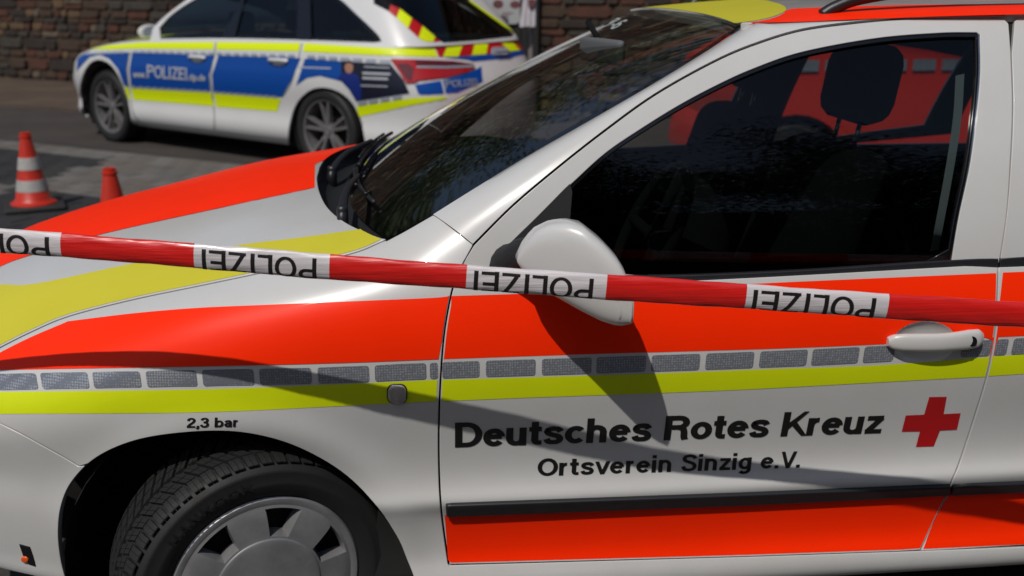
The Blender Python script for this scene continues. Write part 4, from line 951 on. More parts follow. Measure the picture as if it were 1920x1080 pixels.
def sett_me(mat):
    V, Fc = box_vf(-.1195, .1195, -.0795, .0795, -.05, .012, .004); A = np.array(Matrix.Rotation(pang, 3, 'Z')); me = bpy.data.meshes.new('sett'); me.from_pydata((V @ A.T).tolist(), [], Fc); me.materials.append(mat); return me
lm, dm = [sett_me(m) for m in pv_mats], [sett_me(m) for m in shadow_mats]
near = sorted([s for s in setts if s[3]], key=lambda s: -s[4]); single = near[:300]; many = near[300:]+[s for s in setts if not s[3]]
for s in single:
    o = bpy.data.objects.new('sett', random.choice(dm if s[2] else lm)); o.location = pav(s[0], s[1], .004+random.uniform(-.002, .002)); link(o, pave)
A = np.array(Matrix.Rotation(pang, 3, 'Z')); SV, SF = box_vf(-.1195, .1195, -.0795, .0795, -.05, .012); buck = {}
for s in many: buck.setdefault(random.choice(shadow_mats if s[2] else pv_mats).name, []).append((SV @ A.T + pav(s[0], s[1], .004+random.uniform(-.002, .002)), SF))
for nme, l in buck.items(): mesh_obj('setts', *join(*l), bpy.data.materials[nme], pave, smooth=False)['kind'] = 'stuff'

# ================================================================== traffic cones
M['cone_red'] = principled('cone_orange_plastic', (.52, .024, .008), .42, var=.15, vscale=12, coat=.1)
M['cone_white'] = principled('cone_white_band', (.40, .39, .37), .5, var=.2, vscale=20)
M['cone_base'] = principled('cone_rubber_base', (.02, .02, .02), .7, var=.3, vscale=20)
def cone(px, py, H, label, bands):
    p = atz(px, py, 0.0); c = empty('traffic_cone', (p[0], p[1], .016), math.radians(20)); tag(c, label, 'traffic cone', 'traffic cones on the paving')
    Mw = origin_of(c); rr = lambda h_: .125*(1-h_/H)+.030*(h_/H)
    def put(nm, vf, m, par=c, **k): return mesh_obj(nm, *xform(vf, Mw), m, par, **k)
    V, Fc = box_vf(-.19, .19, -.19, .19, .0, .035, .012); put('base', (V, Fc), M['cone_base'], angle=40)
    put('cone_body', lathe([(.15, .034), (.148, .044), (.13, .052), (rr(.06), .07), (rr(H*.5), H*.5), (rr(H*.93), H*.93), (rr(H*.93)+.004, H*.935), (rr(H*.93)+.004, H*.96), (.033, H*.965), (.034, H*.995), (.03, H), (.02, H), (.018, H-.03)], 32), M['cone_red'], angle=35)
    for a, b in bands: put('white_band', lathe([(rr(a)-.002, a-.001), (rr(a)+.003, a), (rr((a+b)/2)+.003, (a+b)/2), (rr(b)+.003, b), (rr(b)-.002, b+.001)], 32), M['cone_white'], angle=50)
    return c

cone(66, 394, .515, 'red and white banded cone standing whole on the painted shadow on the paving at left', ((.125, .20), (.27, .35)))
_p = atz(205, 320, .52); _q = proj([_p[0], _p[1], 0]); cone(_q[0], _q[1], .52, 'orange cone of which only the tip shows above the bonnet', ((.125, .20), (.25, .32)))
# ================================================================== police estate car behind
PW, PWB = 1.886, 2.93
rh = atz(604, 247, .345)[:2]; best = None
for a in np.linspace(-1.2, -.3, 181):
    f = rh - PWB*np.array([math.cos(a), math.sin(a)]); e = abs(proj([f[0], f[1], .345])[0]-198)
    if best is None or e < best[0]: best = (e, a, f)
PA = best[1]; pd_ = np.array([math.cos(PA), math.sin(PA)]); pn_ = np.array([-pd_[1], pd_[0]]); po = best[2] + pn_*.0
print('police', PA, po, proj([po[0], po[1], 0]), proj([rh[0], rh[1], .345]))
def PL(X, Y, Z): q = po + pd_*X + pn_*(Y); return (q[0], q[1], Z)
pol = empty('police_car', PL(PWB/2, PW/2, 0), PA); tag(pol, 'blue, lime and white police estate car parked by the stone wall', 'car')
def mirror_p(o, name=None, parent=None):
    V = np.array([v.co[:] for v in o.data.vertices]); Mw = np.array(origin_of(o.parent)); V = V @ Mw[:3, :3].T + Mw[:3, 3]
    y = (V[:, :2]-po) @ pn_; V[:, :2] += ((PW-2*y)[:, None])*pn_
    return mesh_obj(name or o.name.split('.')[0], V, [list(p.vertices)[::-1] for p in o.data.polygons], o.data.materials[0], parent or o.parent, angle=35)
outl = [(-.94,.943),(-.93,.62),(-.90,.42),(-.84,.26),(-.74,.14),(-.6,.065),(-.35,.02),(0,0),(.4,-.0),(.9,0),(1.4,0),(1.9,0),(2.4,0),(2.93,0),(3.25,.025),(3.52,.065),(3.72,.12),(3.86,.20),(3.95,.32),(3.99,.5),(4.01,.72),(4.02,.943)]
outl = outl + [(x, PW-y) for x, y in outl[::-1][1:]]
_o = np.array(outl); _t = np.gradient(_o, axis=0); _n = np.stack([-_t[:, 1], _t[:, 0]], 1); _n /= np.linalg.norm(_n, axis=1)[:, None]
zr = [.18, .22, .27, .33, .41, .50, .58, .66, .74, .81, .87, .92, .955, .975]; ins = [.10, .05, .022, .015, .032, .030, .012, .0, .0, .010, .014, .028, .052, .09]
net = []
for (x, y), n in zip(outl, _n):
    row = []; zt = np.interp(x, [-.94, -.8, -.5, 0, .5, 1.2, 3.2, 3.9], [.70, .765, .845, .935, .99, 1.015, 1.05, 1.05])
    for z, i in zip(zr, ins):
        zz = .18+(z-.18)*(zt-.18)/(.975-.18); k = np.clip((x-3.3)/.6, 0, 1); lean = -.50*k*max(0, zz-.66) + .03*k*math.exp(-((zz-.48)/.1)**2)
        f = np.clip((-.45-x)/.4, 0, 1); ii = i*(1-.0*k)
        row.append(PL(x+n[0]*ii+lean+f*.25*max(0, zz-.55), y+n[1]*ii, zz))
    net.append(row)
PS = Surf(net)
# glasshouse sheet: from the windscreen pillar round the tail to the other side
def up_pt(x, y, z):
    f = (z-.95)/.48
    if x < 3.3 or False: return PL(x, y+.055+.20*f+.05*f*f, z)
    return None
gh = []; base = [(.3,0),(.6,0),(.9,0),(1.2,0),(1.6,0),(2.0,0),(2.4,0),(2.8,.0),(3.1,.01),(3.35,.03),(3.55,.07),(3.70,.13),(3.79,.22),(3.835,.36),(3.855,.6),(3.86,.943)]
base = base+[(x, PW-y) for x, y in base[::-1][1:]]
for k, (x, y) in enumerate(base):
    row = []; side = 1 if y < .943 else -1; yy = min(y, PW-y); c = np.clip(yy/.943, 0, 1)
    for z in (.93, .98, 1.04, 1.11, 1.18, 1.25, 1.32, 1.38, 1.42):
        f = (z-.95)/.48; rake = np.clip((x-3.0)/.75, 0, 1)**1.5
        inset = (.055+.20*f+.05*f*f)*(1-c)**1.2; X = x - rake*(.70*max(0, z-.95)+.25*max(0, z-.95)**2)
        Y = yy+inset; row.append(PL(X, Y if side > 0 else PW-Y, z))
    gh.append(row)
PU = Surf(gh)
M['p_blue'] = principled('police_blue_foil', (.0, .055, .30), .4, spec=.3, coat=.2, coat_rough=.08)
M['p_dark'] = principled('poster_dark_foil', (.006, .008, .022), .4, spec=.3, coat=.2)
M['p_navy'] = principled('poster_navy_foil', (.006, .02, .16), .4, spec=.3, coat=.2)
M['p_red'] = principled('red_chevron_foil', (.40, .006, .008), .4, spec=.3, coat=.15)
M['p_lime'] = principled('lime_foil_police', (.62, .74, .0), .42, spec=.3, coat=.1)
M['p_white'] = principled('police_white_paint', (.62, .62, .62), .3, coat=.8, coat_rough=.04, var=.04, vscale=2)
M['p_print'] = principled('white_print', (.42, .44, .48), .5)
M['p_silver'] = principled('silver_check_foil', (.33, .36, .42), .4, metal=.2)
M['p_glass'] = glass('police_window_glass', (.60, .70, .68), 1.5)
M['skin'] = principled('printed_skin_tone', (.34, .17, .11), .5)
M['alloy'] = principled('alloy_wheel', (.27, .26, .26), .36, metal=.6, var=.2, vscale=12)
M['tail_red'] = principled('tail_lamp_red', (.38, .006, .005), .2, coat=1, coat_rough=.03)
M['tail_dark'] = principled('tail_lamp_dark_red', (.10, .006, .008), .2, coat=1, coat_rough=.03)
lamp = principled('head_lamp_lens', (.55, .58, .6), .1, coat=1)
# body shell with wheel arches
ar_f = cr([(250,262),(247,232),(240,190),(226,150),(208,122),(188,112),(170,117),(157,135),(150,160),(149,185),(154,215),(165,245)], 5)
ar_r = cr([(690,300),(684,262),(676,225),(660,193),(635,172),(605,164),(578,171),(555,195),(543,230),(540,262),(543,300)], 5)
hf, hrr = PS.hit(ar_f), PS.hit(ar_r)
hf = hf[hf[:, 1] > .2]; hrr = hrr[hrr[:, 1] > .2]
n_s, n_t = PS.n-1, PS.m-1
half_s = (n_s)/2
outline = np.vstack([[[0, .3]], [[hf[-1, 0], .15]], hf[::-1], [[hf[0, 0], .15]], [[hrr[-1, 0], .15]], hrr[::-1], [[hrr[0, 0], .15]], [[21, .15]], [[21, n_t]], [[0, n_t]]])
body = patch('body_shell', PS, [outline], M['p_white'], pol, wall=.02, step=.5, px=False); bodym = mirror_p(body)
P2 = lambda L, o=(680, 0), k=4.5: [(o[0]+x/k, o[1]+y/k) for x, y in L]
def foil(name, L, mat, parent=body, surf=None, lift=.003, dens=4): return patch(name, surf or PS, [ln(list(L)+[L[0]], dens)[:-1]], mat, parent, lift=lift, step=.25)
# lime upper band in three panels, blue panels, checks
foil('lime_band', [(168,93),(205,85),(262,80),(402,79),(400,93),(262,91),(205,93)], M['p_lime'])
foil('lime_band', [(408,79),(564,81),(560,96.5),(405,93)], M['p_lime'])
foil('lime_band', [(571,81.5),(716,90),(815,92.5),(821,107),(700,103.5),(568,97)], M['p_lime'])
foil('blue_panel', [(146,110),(160,102),(200,99),(242,98),(237,130),(240,163),(233,160),(222,130),(205,110),(187,102),(168,107),(152,124),(144,134)], M['p_blue'])
foil('blue_panel', [(248,98),(403,104),(392,140),(395,171),(246,163),(243,130)], M['p_blue'])
foil('blue_panel', [(410,104),(564,109),(547,150),(528,182),(400,172),(398,140)], M['p_blue'])
foil('poster_panel', [(572,110),(640,115),(640,152),(632,150),(600,142),(575,146),(556,160)], M['p_blue'])
foil('poster_panel', [(640,115),(733,121),(757,150),(768,175),(668,190),(655,168),(640,152)], M['p_dark'])
foil('printed_figure', [(632,150),(640,138),(650,135),(660,135),(672,142),(678,160),(678,186),(668,188),(655,166),(640,152)], M['p_navy'], lift=.004)
patch('printed_face', PS, [ell(655, 126, 8, 11.5, n=16)], M['skin'], body, lift=.005); patch('printed_hair', PS, [np.vstack([ell(655,122,9,9,180,360,8), [(662,121),(655,117),(648,121)]])], M['p_dark'], body, lift=.0055)
for x0, x1, y, h_ in ((561,621,126,2.5),(683,731,125,2),(680,732,137,4),(680,728,146,4),(677,727,160,2.2)):
    foil('print_line', [(x0,y-h_/2),(x1,y-h_/2+2),(x1,y+h_/2+2),(x0,y+h_/2)], M['p_print'], lift=.0045, dens=1)
foil('lime_band', [(233,162),(242,164),(246,187),(240,184)], M['p_lime']); foil('lime_band', [(246,166),(396,174),(402,199),(251,187)], M['p_lime'])
foil('lime_band', [(401,175),(527,185),(520,209),(406,200)], M['p_lime']); foil('lime_band', [(668,200),(770,184),(835,181),(838,185),(772,197),(674,219)], M['p_lime'])
x = 166.
while x < 730:
    w_ = np.interp(x, [160, 400, 560, 730], [8, 11, 13, 20]); y = np.interp(x, [160, 205, 262, 402, 564, 735], [99, 96.5, 94.5, 98, 102.5, 114.5]); h_ = np.interp(x, [160, 560, 735], [4, 5.5, 8])
    if not (236 < x+w_/2 < 246 or 398 < x+w_/2 < 412 or 560 < x+w_/2 < 574): patch('check_patch', PS, [[(x, y), (x+w_, y+.4), (x+w_, y+.4+h_), (x, y+h_)]], M['p_silver'], body, lift=.007)
    x += w_*1.42
for a, b, ya, yb in ((247,394,161.5,170),(402,526,171.5,181)):
    x = a
    while x < b-6:
        y = ya+(yb-ya)*(x-a)/(b-a); patch('check_patch', PS, [[(x, y-1), (x+9, y-.5), (x+9, y+3), (x, y+2.5)]], M['p_silver'], body, lift=.007); x += 13.5
for x in (672, 692, 714, 737): y = np.interp(x, [670, 770], [190, 175]); patch('check_patch', PS, [[(x, y), (x+16, y-2.4), (x+16, y+4.5), (x, y+7)]], M['p_silver'], body, lift=.007)
for L in ([(244,97),(239,130),(242,165),(250,212),(262,227)], [(406,80),(395,140),(398,172),(402,215),(402,244)], [(567,82),(548,150),(530,182)]):
    c = cr(L, 6); patch('door_gap', PS, [np.vstack([off(c, .7), off(c, -.7)[::-1]])], M['interior_grey'], body, lift=.002)
text_on('lettering', 'POLIZEI', PS, [(276.8,145.6),(351.7,150.4),(351.3,127.2),(276.8,121)], M['p_print'], body, lift=.008, w=.15)
text_on('lettering', 'www.', PS, [(250.6,144.6),(274.5,145.4),(274.5,137),(250.6,136.4)], M['p_print'], body, lift=.008)
text_on('lettering', '.rlp.de', PS, [(353.6,153.5),(386.7,155.4),(386.7,139.5),(353.6,137.6)], M['p_print'], body, lift=.008)
for cx, cy, w_ in ((371,108,21),(523,114,23)):                      # door handles
    c = PS.hit([(cx, cy)])[0]; P0, N0 = PS.eval(c[:1], c[1:])[0], PS.normal(c[:1], c[1:])[0]
    hp_ = [P0+np.array([*pd_*dx, 0])+N0*dn+[0, 0, dz] for dx, dn, dz in ((-.11, .004, 0), (-.07, .022, .004), (0, .028, .004), (.07, .022, .004), (.11, .004, 0))]
    mesh_obj('door_handle', *tube(cr(hp_, 5), .017, 10), M['p_white'], body)
    patch('handle_surround', PS, [ell(cx, cy+3, w_*.55, 6, n=16)], M['p_white'], body, lift=.0035)  # plain white patch on the foil around the handle
# upper shell: white, with the window band and the tail window cut out
band = np.vstack([cr([(300,73),(420,72),(562,75),(700,80)], 6), cr([(716,78),(706,62),(664,22),(640,0),(612,-16)], 6), cr([(560,-24),(480,-28),(410,-26)], 4), cr([(372,-6),(345,10),(318,30),(298,52)], 6)])
rear_win = np.vstack([cr([(700,7),(760,38),(832,81)], 6), cr([(900,76),(972,68)], 4), cr([(930,36),(885,2),(868,-12)], 4), [(700,-6)]])
hb, hw2 = PU.hit(band), PU.hit(rear_win)
pf = PU.hit(cr([(284,66),(288,52),(310,30),(345,3),(372,-16)], 5)); pf[:, 1] = np.clip(pf[:, 1], 0, 8)
mid = (PU.n-1)/2
mir_st = lambda q: np.stack([2*mid-q[:, 0], q[:, 1]], 1)
pfm = mir_st(pf[1:])[::-1]; hbm = mir_st(hb)
shell = patch('cabin_shell', PU, [np.vstack([pf[1:], [[pf[-1, 0]+.3, 8], [19.9, 8], [19.9, 1.8], [mid, 1.75], [9.5, 1.75], [4.3, 1.45], [pf[1, 0], 1.0]]]), hb, hw2], M['p_white'], pol, wall=.015, step=.5, px=False)
patch('far_cabin_shell', PU, [np.vstack([[[19.92, 1.8], [19.92, 8], [2*mid-pf[-1, 0]-.3, 8]], pfm, [[2*mid-pf[1, 0], 1.0], [2*mid-4.3, 1.45]]]), hbm], M['p_white'], pol, wall=.015, step=.5, px=False)
patch('window_pane', PU, [hbm], M['p_glass'], shell, lift=-.012, px=False, step=1)
patch('window_pane', PU, [hb], M['p_glass'], shell, lift=-.012, px=False, step=1)
rw = patch('tail_window', PU, [hw2], M['p_glass'], shell, lift=-.008, px=False, step=1)
def blk(L, lift=.0, par=shell): return patch('window_pillar', PU, [ln(L+[L[0]], 4)[:-1]], M['gloss_black'], par, lift=lift, step=1)
blk([(414,72),(440,72),(458,0),(462,-26),(446,-26),(452,0)]); blk([(556,75),(584,76),(582,0),(578,-22),(556,-24),(558,0)])
blk([(300,73),(420,72),(562,75),(700,80),(708,75),(562,70),(420,67.5),(308,68)], -.004)
blk([(716,78),(708,74),(668,33),(636,4),(612,-12),(606,-16),(640,0),(664,22),(706,62)], -.004)
for L, m_ in (([(235,40),(315,75),(285,150),(222,100)], 'p_red'), ([(315,75),(415,155),(380,240),(285,150)], 'p_lime'), ([(415,155),(505,220),(470,320),(385,240)], 'p_red'), ([(505,220),(610,310),(595,355),(520,350),(470,320)], 'p_lime'), ([(612,315),(655,348),(595,356)], 'p_red')):
    foil('chevron_stripe', P2(L), M[m_], rw, PU, lift=.003)
foil('lime_edge', [(878,2),(884,2),(972,64),(968,67)], M['p_lime'], rw, PU, lift=.003)
# tailgate chevrons lie on the upper body where the gate steps out below the window
for L, m_ in (([(600,375),(720,370),(672,480),(640,480)], 'p_red'), ([(722,370),(850,365),(805,480),(676,480)], 'p_lime'), ([(852,365),(945,358),(918,467),(809,476)], 'p_red'), ([(947,356),(1060,348),(1040,460),(920,466)], 'p_lime'), ([(1062,347),(1138,341),(1235,436),(1043,456)], 'p_red'), ([(1140,340),(1240,333),(1328,426),(1238,435)], 'p_lime'), ([(1242,333),(1288,328),(1363,420),(1331,425)], 'p_red'), ([(1290,326),(1340,312),(1398,402),(1366,419)], 'p_lime')):
    foil('chevron_stripe', P2(L), M[m_], body, PS, lift=.004)
foil('blue_panel', P2([(690,486),(920,474),(1250,442),(1400,412),(1405,440),(1240,490),(930,520),(880,505)]), M['p_blue'], body, PS)
foil('blue_panel', P2([(440,715),(660,680),(685,790),(500,800),(470,790)]), M['p_blue'], body, PS)
foil('blue_panel', P2([(675,680),(930,600),(1000,560),(1010,690),(800,780),(700,790)]), M['p_blue'], body, PS)
text_on('lettering', 'POLIZEI', PS, [(834,166),(893,160),(893,148),(834,151)], M['p_silver'], body, lift=.009, w=.15)
tl = patch('tail_lamp', PS, [ln(P2([(240,500),(400,505),(760,520),(930,545),(940,575),(880,610),(700,655),(470,680),(430,700),(370,702),(320,620),(240,500)]), 4)[:-1]], M['tail_red'], body, lift=.012, wall=.012)
foil('lamp_inner', P2([(295,540),(380,540),(430,580),(410,690),(360,650)]), M['tail_dark'], tl, PS, lift=.0155); foil('lamp_inner', P2([(430,510),(760,522),(925,548),(700,562),(460,555)]), M['tail_dark'], tl, PS, lift=.0155)
foil('lamp_bar', P2([(455,563),(700,566),(930,556),(925,574),(700,584),(455,578)]), M['p_silver'], tl, PS, lift=.017)
patch('handle_plate', PS, [rrect(921, 90, 950, 104, 4, 3)], M['p_silver'], body, lift=.012, wall=.01)
for cx, cy in ((930.6,103.2),(937,102.6),(943.4,102),(949.5,101.5)):
    e = PS.hit(ell(cx, cy, 4, 3.6, n=20)); V = PS.eval(e[:, 0], e[:, 1])+PS.normal(e[:, 0], e[:, 1])*.022
    mesh_obj('emblem_ring', *tube(np.vstack([V, V[:2]]), .0035, 6, False), M['chrome'], body)
# roof, bonnet, windscreens
top = PU.eval(np.linspace(pf[-1, 0], mid, 14), np.full(14, 8.)); rows_ = []
tops = PU.eval(np.linspace(2.2, mid, 16), np.full(16, 8.))
for f in np.linspace(0, 1, 9):
    q = tops.copy(); y = (q[:, :2]-po) @ pn_; q[:, :2] += (((PW-2*y)*f)[:, None])*pn_; q[:, 2] += .035*math.sin(math.pi*f)**.7*np.linspace(.6, 1, 16)+.004; rows_.append(q)
loft(rows_, pol, 'roof', M['p_white'], flip=False)
A0 = PU.eval(pf[:, 0], pf[:, 1])+np.array([*pn_*.01, 0]); rows_ = []
for f in np.linspace(0, 1, 9):
    q = A0.copy(); y = (q[:, :2]-po) @ pn_; q[:, :2] += (((PW-2*y)*f)[:, None])*pn_ - (pd_*.14*math.sin(math.pi*f))[None]; rows_.append(q)
loft(rows_, pol, 'windscreen', M['p_glass'])
ss_ = np.linspace(1.6, 8.6, 20); H0 = PS.eval(ss_, np.full(20, n_t)); rows_ = []
for f in np.linspace(0, 1, 11):
    q = H0.copy(); y = (q[:, :2]-po) @ pn_; q[:, :2] += (((PW-2*y)*f)[:, None])*pn_; q[:, 2] += .045*math.sin(math.pi*f)**.6; rows_.append(q)
bon = loft(rows_, pol, 'bonnet', M['p_white'], flip=True)
rows_ = []
for f in np.linspace(.03, .2, 5):
    q = H0[6:].copy(); y = (q[:, :2]-po) @ pn_; q[:, :2] += (((PW-2*y)*f)[:, None])*pn_; q[:, 2] += .045*math.sin(math.pi*f)**.6+.005; rows_.append(q)
loft(rows_, bon, 'lime_foil', M['p_lime'], flip=True)
foil('head_lamp', [(146,104),(150,97),(164,93),(166,97),(156,103),(148,108)], lamp, body, PS, lift=.006)
# the rest of the glasshouse on the far side, cabin, underbody
fs = patch('cabin_shell', PU, [np.vstack([[[2*mid-pf[0, 0], 0]], [[2*mid-q[0], q[1]] for q in pf], [[mid*2-4.2, 8], [mid*2-6.8, 0]]])[::-1], np.stack([2*mid-hb[:, 0], hb[:, 1]], 1)], M['p_white'], pol, wall=.015, step=.5, px=False) if False else None
mesh_obj('underbody', *xform(box_vf(-.5+PWB/2-PWB/2-1.0, 1.9, -.80, .80, .16, .5), origin_of(pol)), M['dark'], pol)
for X in (.95, 1.95):
    for Y in (.42, 1.1):
        s_ = xform(box_vf(-.1, .12, 0, .46, .3, 1.02, .05), origin_of(pol) @ Matrix.Translation((X-PWB/2+.25, Y-PW/2, 0))); mesh_obj('seat', *s_, M['interior'], pol, angle=60)
        s_ = xform(box_vf(-.05, .07, .1, .36, 1.04, 1.24, .05), origin_of(pol) @ Matrix.Translation((X-PWB/2+.32, Y-PW/2, 0))); mesh_obj('headrest', *s_, M['interior'], pol, angle=60)
mesh_obj('dashboard', *xform(box_vf(-PWB/2+.35, -PWB/2+.75, -.72, .72, .5, .93, .04), origin_of(pol)), M['interior'], pol)
# mirror
Mo = origin_of(pol)
pm = np.array(PL(.86, -.17, 1.005)); um = proj(pm)
bm = bmesh.new(); bmesh.ops.create_uvsphere(bm, u_segments=20, v_segments=12, radius=1)
V = np.array([v.co[:] for v in bm.verts]); Fc = [[v.index for v in f.verts] for f in bm.faces]; bm.free()
V[:, 0] = np.where(V[:, 0] > 0, V[:, 0]*.25, V[:, 0]); V = V*[.10, .125, .075]
pm = np.array(atz(281, 60, 1.02)); pmx = (pm[:2]-po) @ pd_
pmr = empty('door_mirror', tuple(pm), PA, pol); Mm = origin_of(pmr)
mesh_obj('mirror_housing', *xform((V, Fc), Mm), M['p_white'], pmr)
g_ = np.array([(.0285, .095*math.cos(a), .056*math.sin(a)) for a in np.linspace(0, 2*math.pi, 24, endpoint=False)]); mesh_obj('mirror_glass', *xform((g_, [list(range(24))]), Mm), M['p_silver'], pmr, smooth=False)
mesh_obj('mirror_foot', *xform(tube([(0, .05, -.05), (-.02, .12, -.09), (-.02, .22, -.10)], [.03, .03, .035], 8), Mm), M['gloss_black'], pmr)
# wheels
def alloy(name, X, Y, rz=0.0):
    c = PL(X, Y, .345); w, put, ty = make_wheel(name, c, PA+rz, pol, R=.345, W=.235, rimr=.245)
    put('rim', lathe([(.255, -.105), (.250, -.112), (.240, -.108), (.236, -.09), (.225, -.03), (.21, .02), (.21, .09)], 48, 'y'), M['alloy'], angle=40)
    put('brake_disc', lathe([(0, -.0), (.16, -.0), (.16, .02)], 32, 'y'), M['dark'])
    put('hub', lathe([(0, -.088), (.03, -.09), (.034, -.082), (.06, -.078), (.065, -.05)], 24, 'y'), M['alloy'], angle=40)
    for k in range(5):
        for d in (-.19, .19):
            a = 2*math.pi*k/5+math.radians(22); r0, r1 = .045, .242
            p0 = np.array([r0*math.cos(a+d*.8), 0, r0*math.sin(a+d*.8)]); p1 = np.array([r1*math.cos(a+d), 0, r1*math.sin(a+d)]); t = p1-p0; t /= np.linalg.norm(t); n = np.array([-t[2], 0, t[0]])
            V = [p+n*s*w_+[0, y, 0] for p, w_, yf, yb in ((p0, .017, -.084, -.05), (p1, .013, -.100, -.06)) for y, s in ((yb, -1), (yf, -.7), (yf, .7), (yb, 1))]
            put('spoke', (np.array(V), [[0, 1, 5, 4], [1, 2, 6, 5], [2, 3, 7, 6]]), M['alloy'], smooth=False)
    r_ = [[PL(X+r*math.cos(a), y, .345+r*math.sin(a)) for a in np.linspace(-.5, math.pi+.5, 24)] for r, y in ((.395, .06), (.395, .1), (.38, .35), (.1, .36))]
    loft(r_, pol, 'wheel_arch_liner', M['dark'])
alloy('front_wheel', 0, .15, math.radians(-3)); alloy('rear_wheel', PWB, .15)
for X in (0, PWB): make_wheel('far_wheel', PL(X, PW-.15, .345), PA+math.pi, pol, R=.345, W=.235, rimr=.245)
# ================================================================== notice board and gate by the wall
def flat_box(p, ax, w, h, d):                # upright slab: p = lower-left front corner, ax = unit direction along it
    ax = np.array([ax[0], ax[1], 0.]); n = np.array([-ax[1], ax[0], 0.]); up = np.array([0, 0, 1.])
    V = [p+ax*a*w+up*c*h+n*b*d for c in (0, 1) for b in (0, 1) for a in (0, 1)]
    return np.array(V), [[0, 1, 5, 4], [1, 3, 7, 5], [3, 2, 6, 7], [2, 0, 4, 6], [4, 5, 7, 6], [2, 3, 1, 0]]
M['board'] = principled('board_white', (.50, .52, .53), .45, var=.06, vscale=4)
M['print_red'] = principled('board_print_maroon', (.16, .055, .06), .6, var=.3, vscale=30)
M['paper'] = principled('paper_sheet', (.52, .50, .54), .8, var=.08, vscale=8)
M['post'] = principled('galvanised_post', (.30, .28, .27), .5, metal=.3, var=.2, vscale=10)
M['gate'] = principled('dark_gate_wood', (.012, .011, .010), .7, var=.4, vscale=14, stretch=(1, 1, .1))
by = 10.6; bl = at(862, 46, by); br = at(975, 45, by+.12); bdir = (br-bl)[:2]; bw = np.linalg.norm(bdir); bdir = bdir/bw
pl_ = at(995, 97, by+.1); pz = at(995, 49, by+.1)[2]
nb = empty('notice_board', (pl_[0], pl_[1], 0), math.atan2(bdir[1], bdir[0])); tag(nb, 'white notice board on a post behind the police car tail', 'sign')
board = mesh_obj('board_panel', *flat_box(bl, bdir, bw, .95, .03), M['board'], nb, smooth=False)
mesh_obj('bottom_rail', *flat_box(bl+[0, -.02, -.035], bdir, bw, .03, .05), M['gloss_black'], nb, smooth=False)
mesh_obj('post', *tube([(pl_[0], pl_[1], 0), (pl_[0], pl_[1], 1.6), (pl_[0], pl_[1], 2.2)], .026, 14), M['post'], nb, angle=50)
for u, v, w_, h_ in ((934, 8, 20, 17), (966, 9, 20, 15)):
    e = [at(a, b, by-.012) for a, b in ell(u, v, w_/2, h_/2, n=14)]; mesh_obj('board_print', e, [list(range(14))], M['print_red'], board, smooth=False)
for u0, u1, v in ((942, 962, 24), (940, 955, 29)): mesh_obj('board_print', [at(a, b, by-.012) for a, b in ((u0, v), (u1, v-.5), (u1, v+2), (u0, v+2.5))], [[0, 1, 2, 3]], M['print_red'], board, smooth=False)
sh = []
for i, u in enumerate(np.linspace(977, 1004, 12)): sh.append([at(u+(v-25)*(-.12 if i < 3 else 0), v+.8*math.sin(i), by-.05+.012*math.sin(i*1.6+v*.02)) for v in np.linspace(-30, 50, 8)])
loft(sh, nb, 'paper_sheet', M['paper']); mesh_obj('paper_print', [at(a, b, by-.075) for a, b in ((990, -2), (1003, -2), (1002, 13), (990, 12))], [[0, 1, 2, 3]], M['print_red'], nb, smooth=False)
gt = empty('wooden_gate', tuple(WL(9.0, -.05)), math.atan2(wd[1], wd[0])); tag(gt, 'dark wooden gate in the stone wall beside the notice board', 'gate')
def t_of(u):                                  # wall station seen at this column
    return min(np.linspace(0, 14, 1401), key=lambda t: abs(proj(WL(t, -.05, .9))[0]-u))
ga, gb = t_of(925), t_of(1004); n_b = 6
for k in range(n_b):
    a, b = ga+(gb-ga)*k/n_b+.006, ga+(gb-ga)*(k+1)/n_b-.006; mesh_obj('board', *slab(a, b, -.06, .1, .03, 2.1), M['gate'], gt, smooth=False)
mesh_obj('gate_post', *slab(gb+.01, t_of(1013), -.10, .1, .03, 2.4), M['gate'], gt, smooth=False); mesh_obj('gate_post', *slab(ga-.14, ga-.01, -.10, .1, .03, 2.4), M['gate'], gt, smooth=False)

# ================================================================== red van seen through the car's windows
van = empty('red_van', (4.0, 7.2, 0)); tag(van, 'bright red van seen through the side window of the white car', 'van')
M['van_red'] = principled('van_red_paint', (.62, .028, .012), .3, coat=.6, coat_rough=.04, var=.05, vscale=2)
y0v, y1v = 6.35, 8.1
x0v = at(1338, 170, 7.2)[0]
prof = [(x0v+.02,.35),(x0v,.75),(x0v+.04,.95),(x0v+.35,1.12),(3.0,1.25),(3.35,1.92),(3.65,2.05),(6.2,2.10),(6.32,1.9),(6.34,.6),(6.30,.3)]
wx = [at(1492, 225, y0v)[0], 5.5]
arch_v = lambda cx: [(cx+.37*math.cos(a), .33+.37*math.sin(a)) for a in np.linspace(math.pi+.1, -.1, 15)]
low = [(6.30,.3)]+arch_v(wx[1])[::-1]+arch_v(wx[0])[::-1]
outl_v = prof+low[1:]
def vside(y, k): return [(x+(0 if k else 0), y, z) for x, z in outl_v]
V2, Fc, Bd = fill2d([outl_v], [], np.arange(.3, 2.2, .2))
ins_v = lambda z: .0+.10*np.clip((z-1.1)/1.0, 0, 1)**1.3+.05*np.clip((.6-z)/.4, 0, 1)
n_ = len(V2); Va = np.column_stack([V2[:, 0], y0v+ins_v(V2[:, 1]), V2[:, 1]]); Vb = np.column_stack([V2[:, 0], y1v-ins_v(V2[:, 1]), V2[:, 1]])
Fv = [list(f) for f in Fc]+[[i+n_ for i in f][::-1] for f in Fc]+[[a, b, b+n_, a+n_] for a, b, f in Bd]
vb_ = mesh_obj('van_body', np.vstack([Va, Vb]), Fv, M['van_red'], van, angle=30)
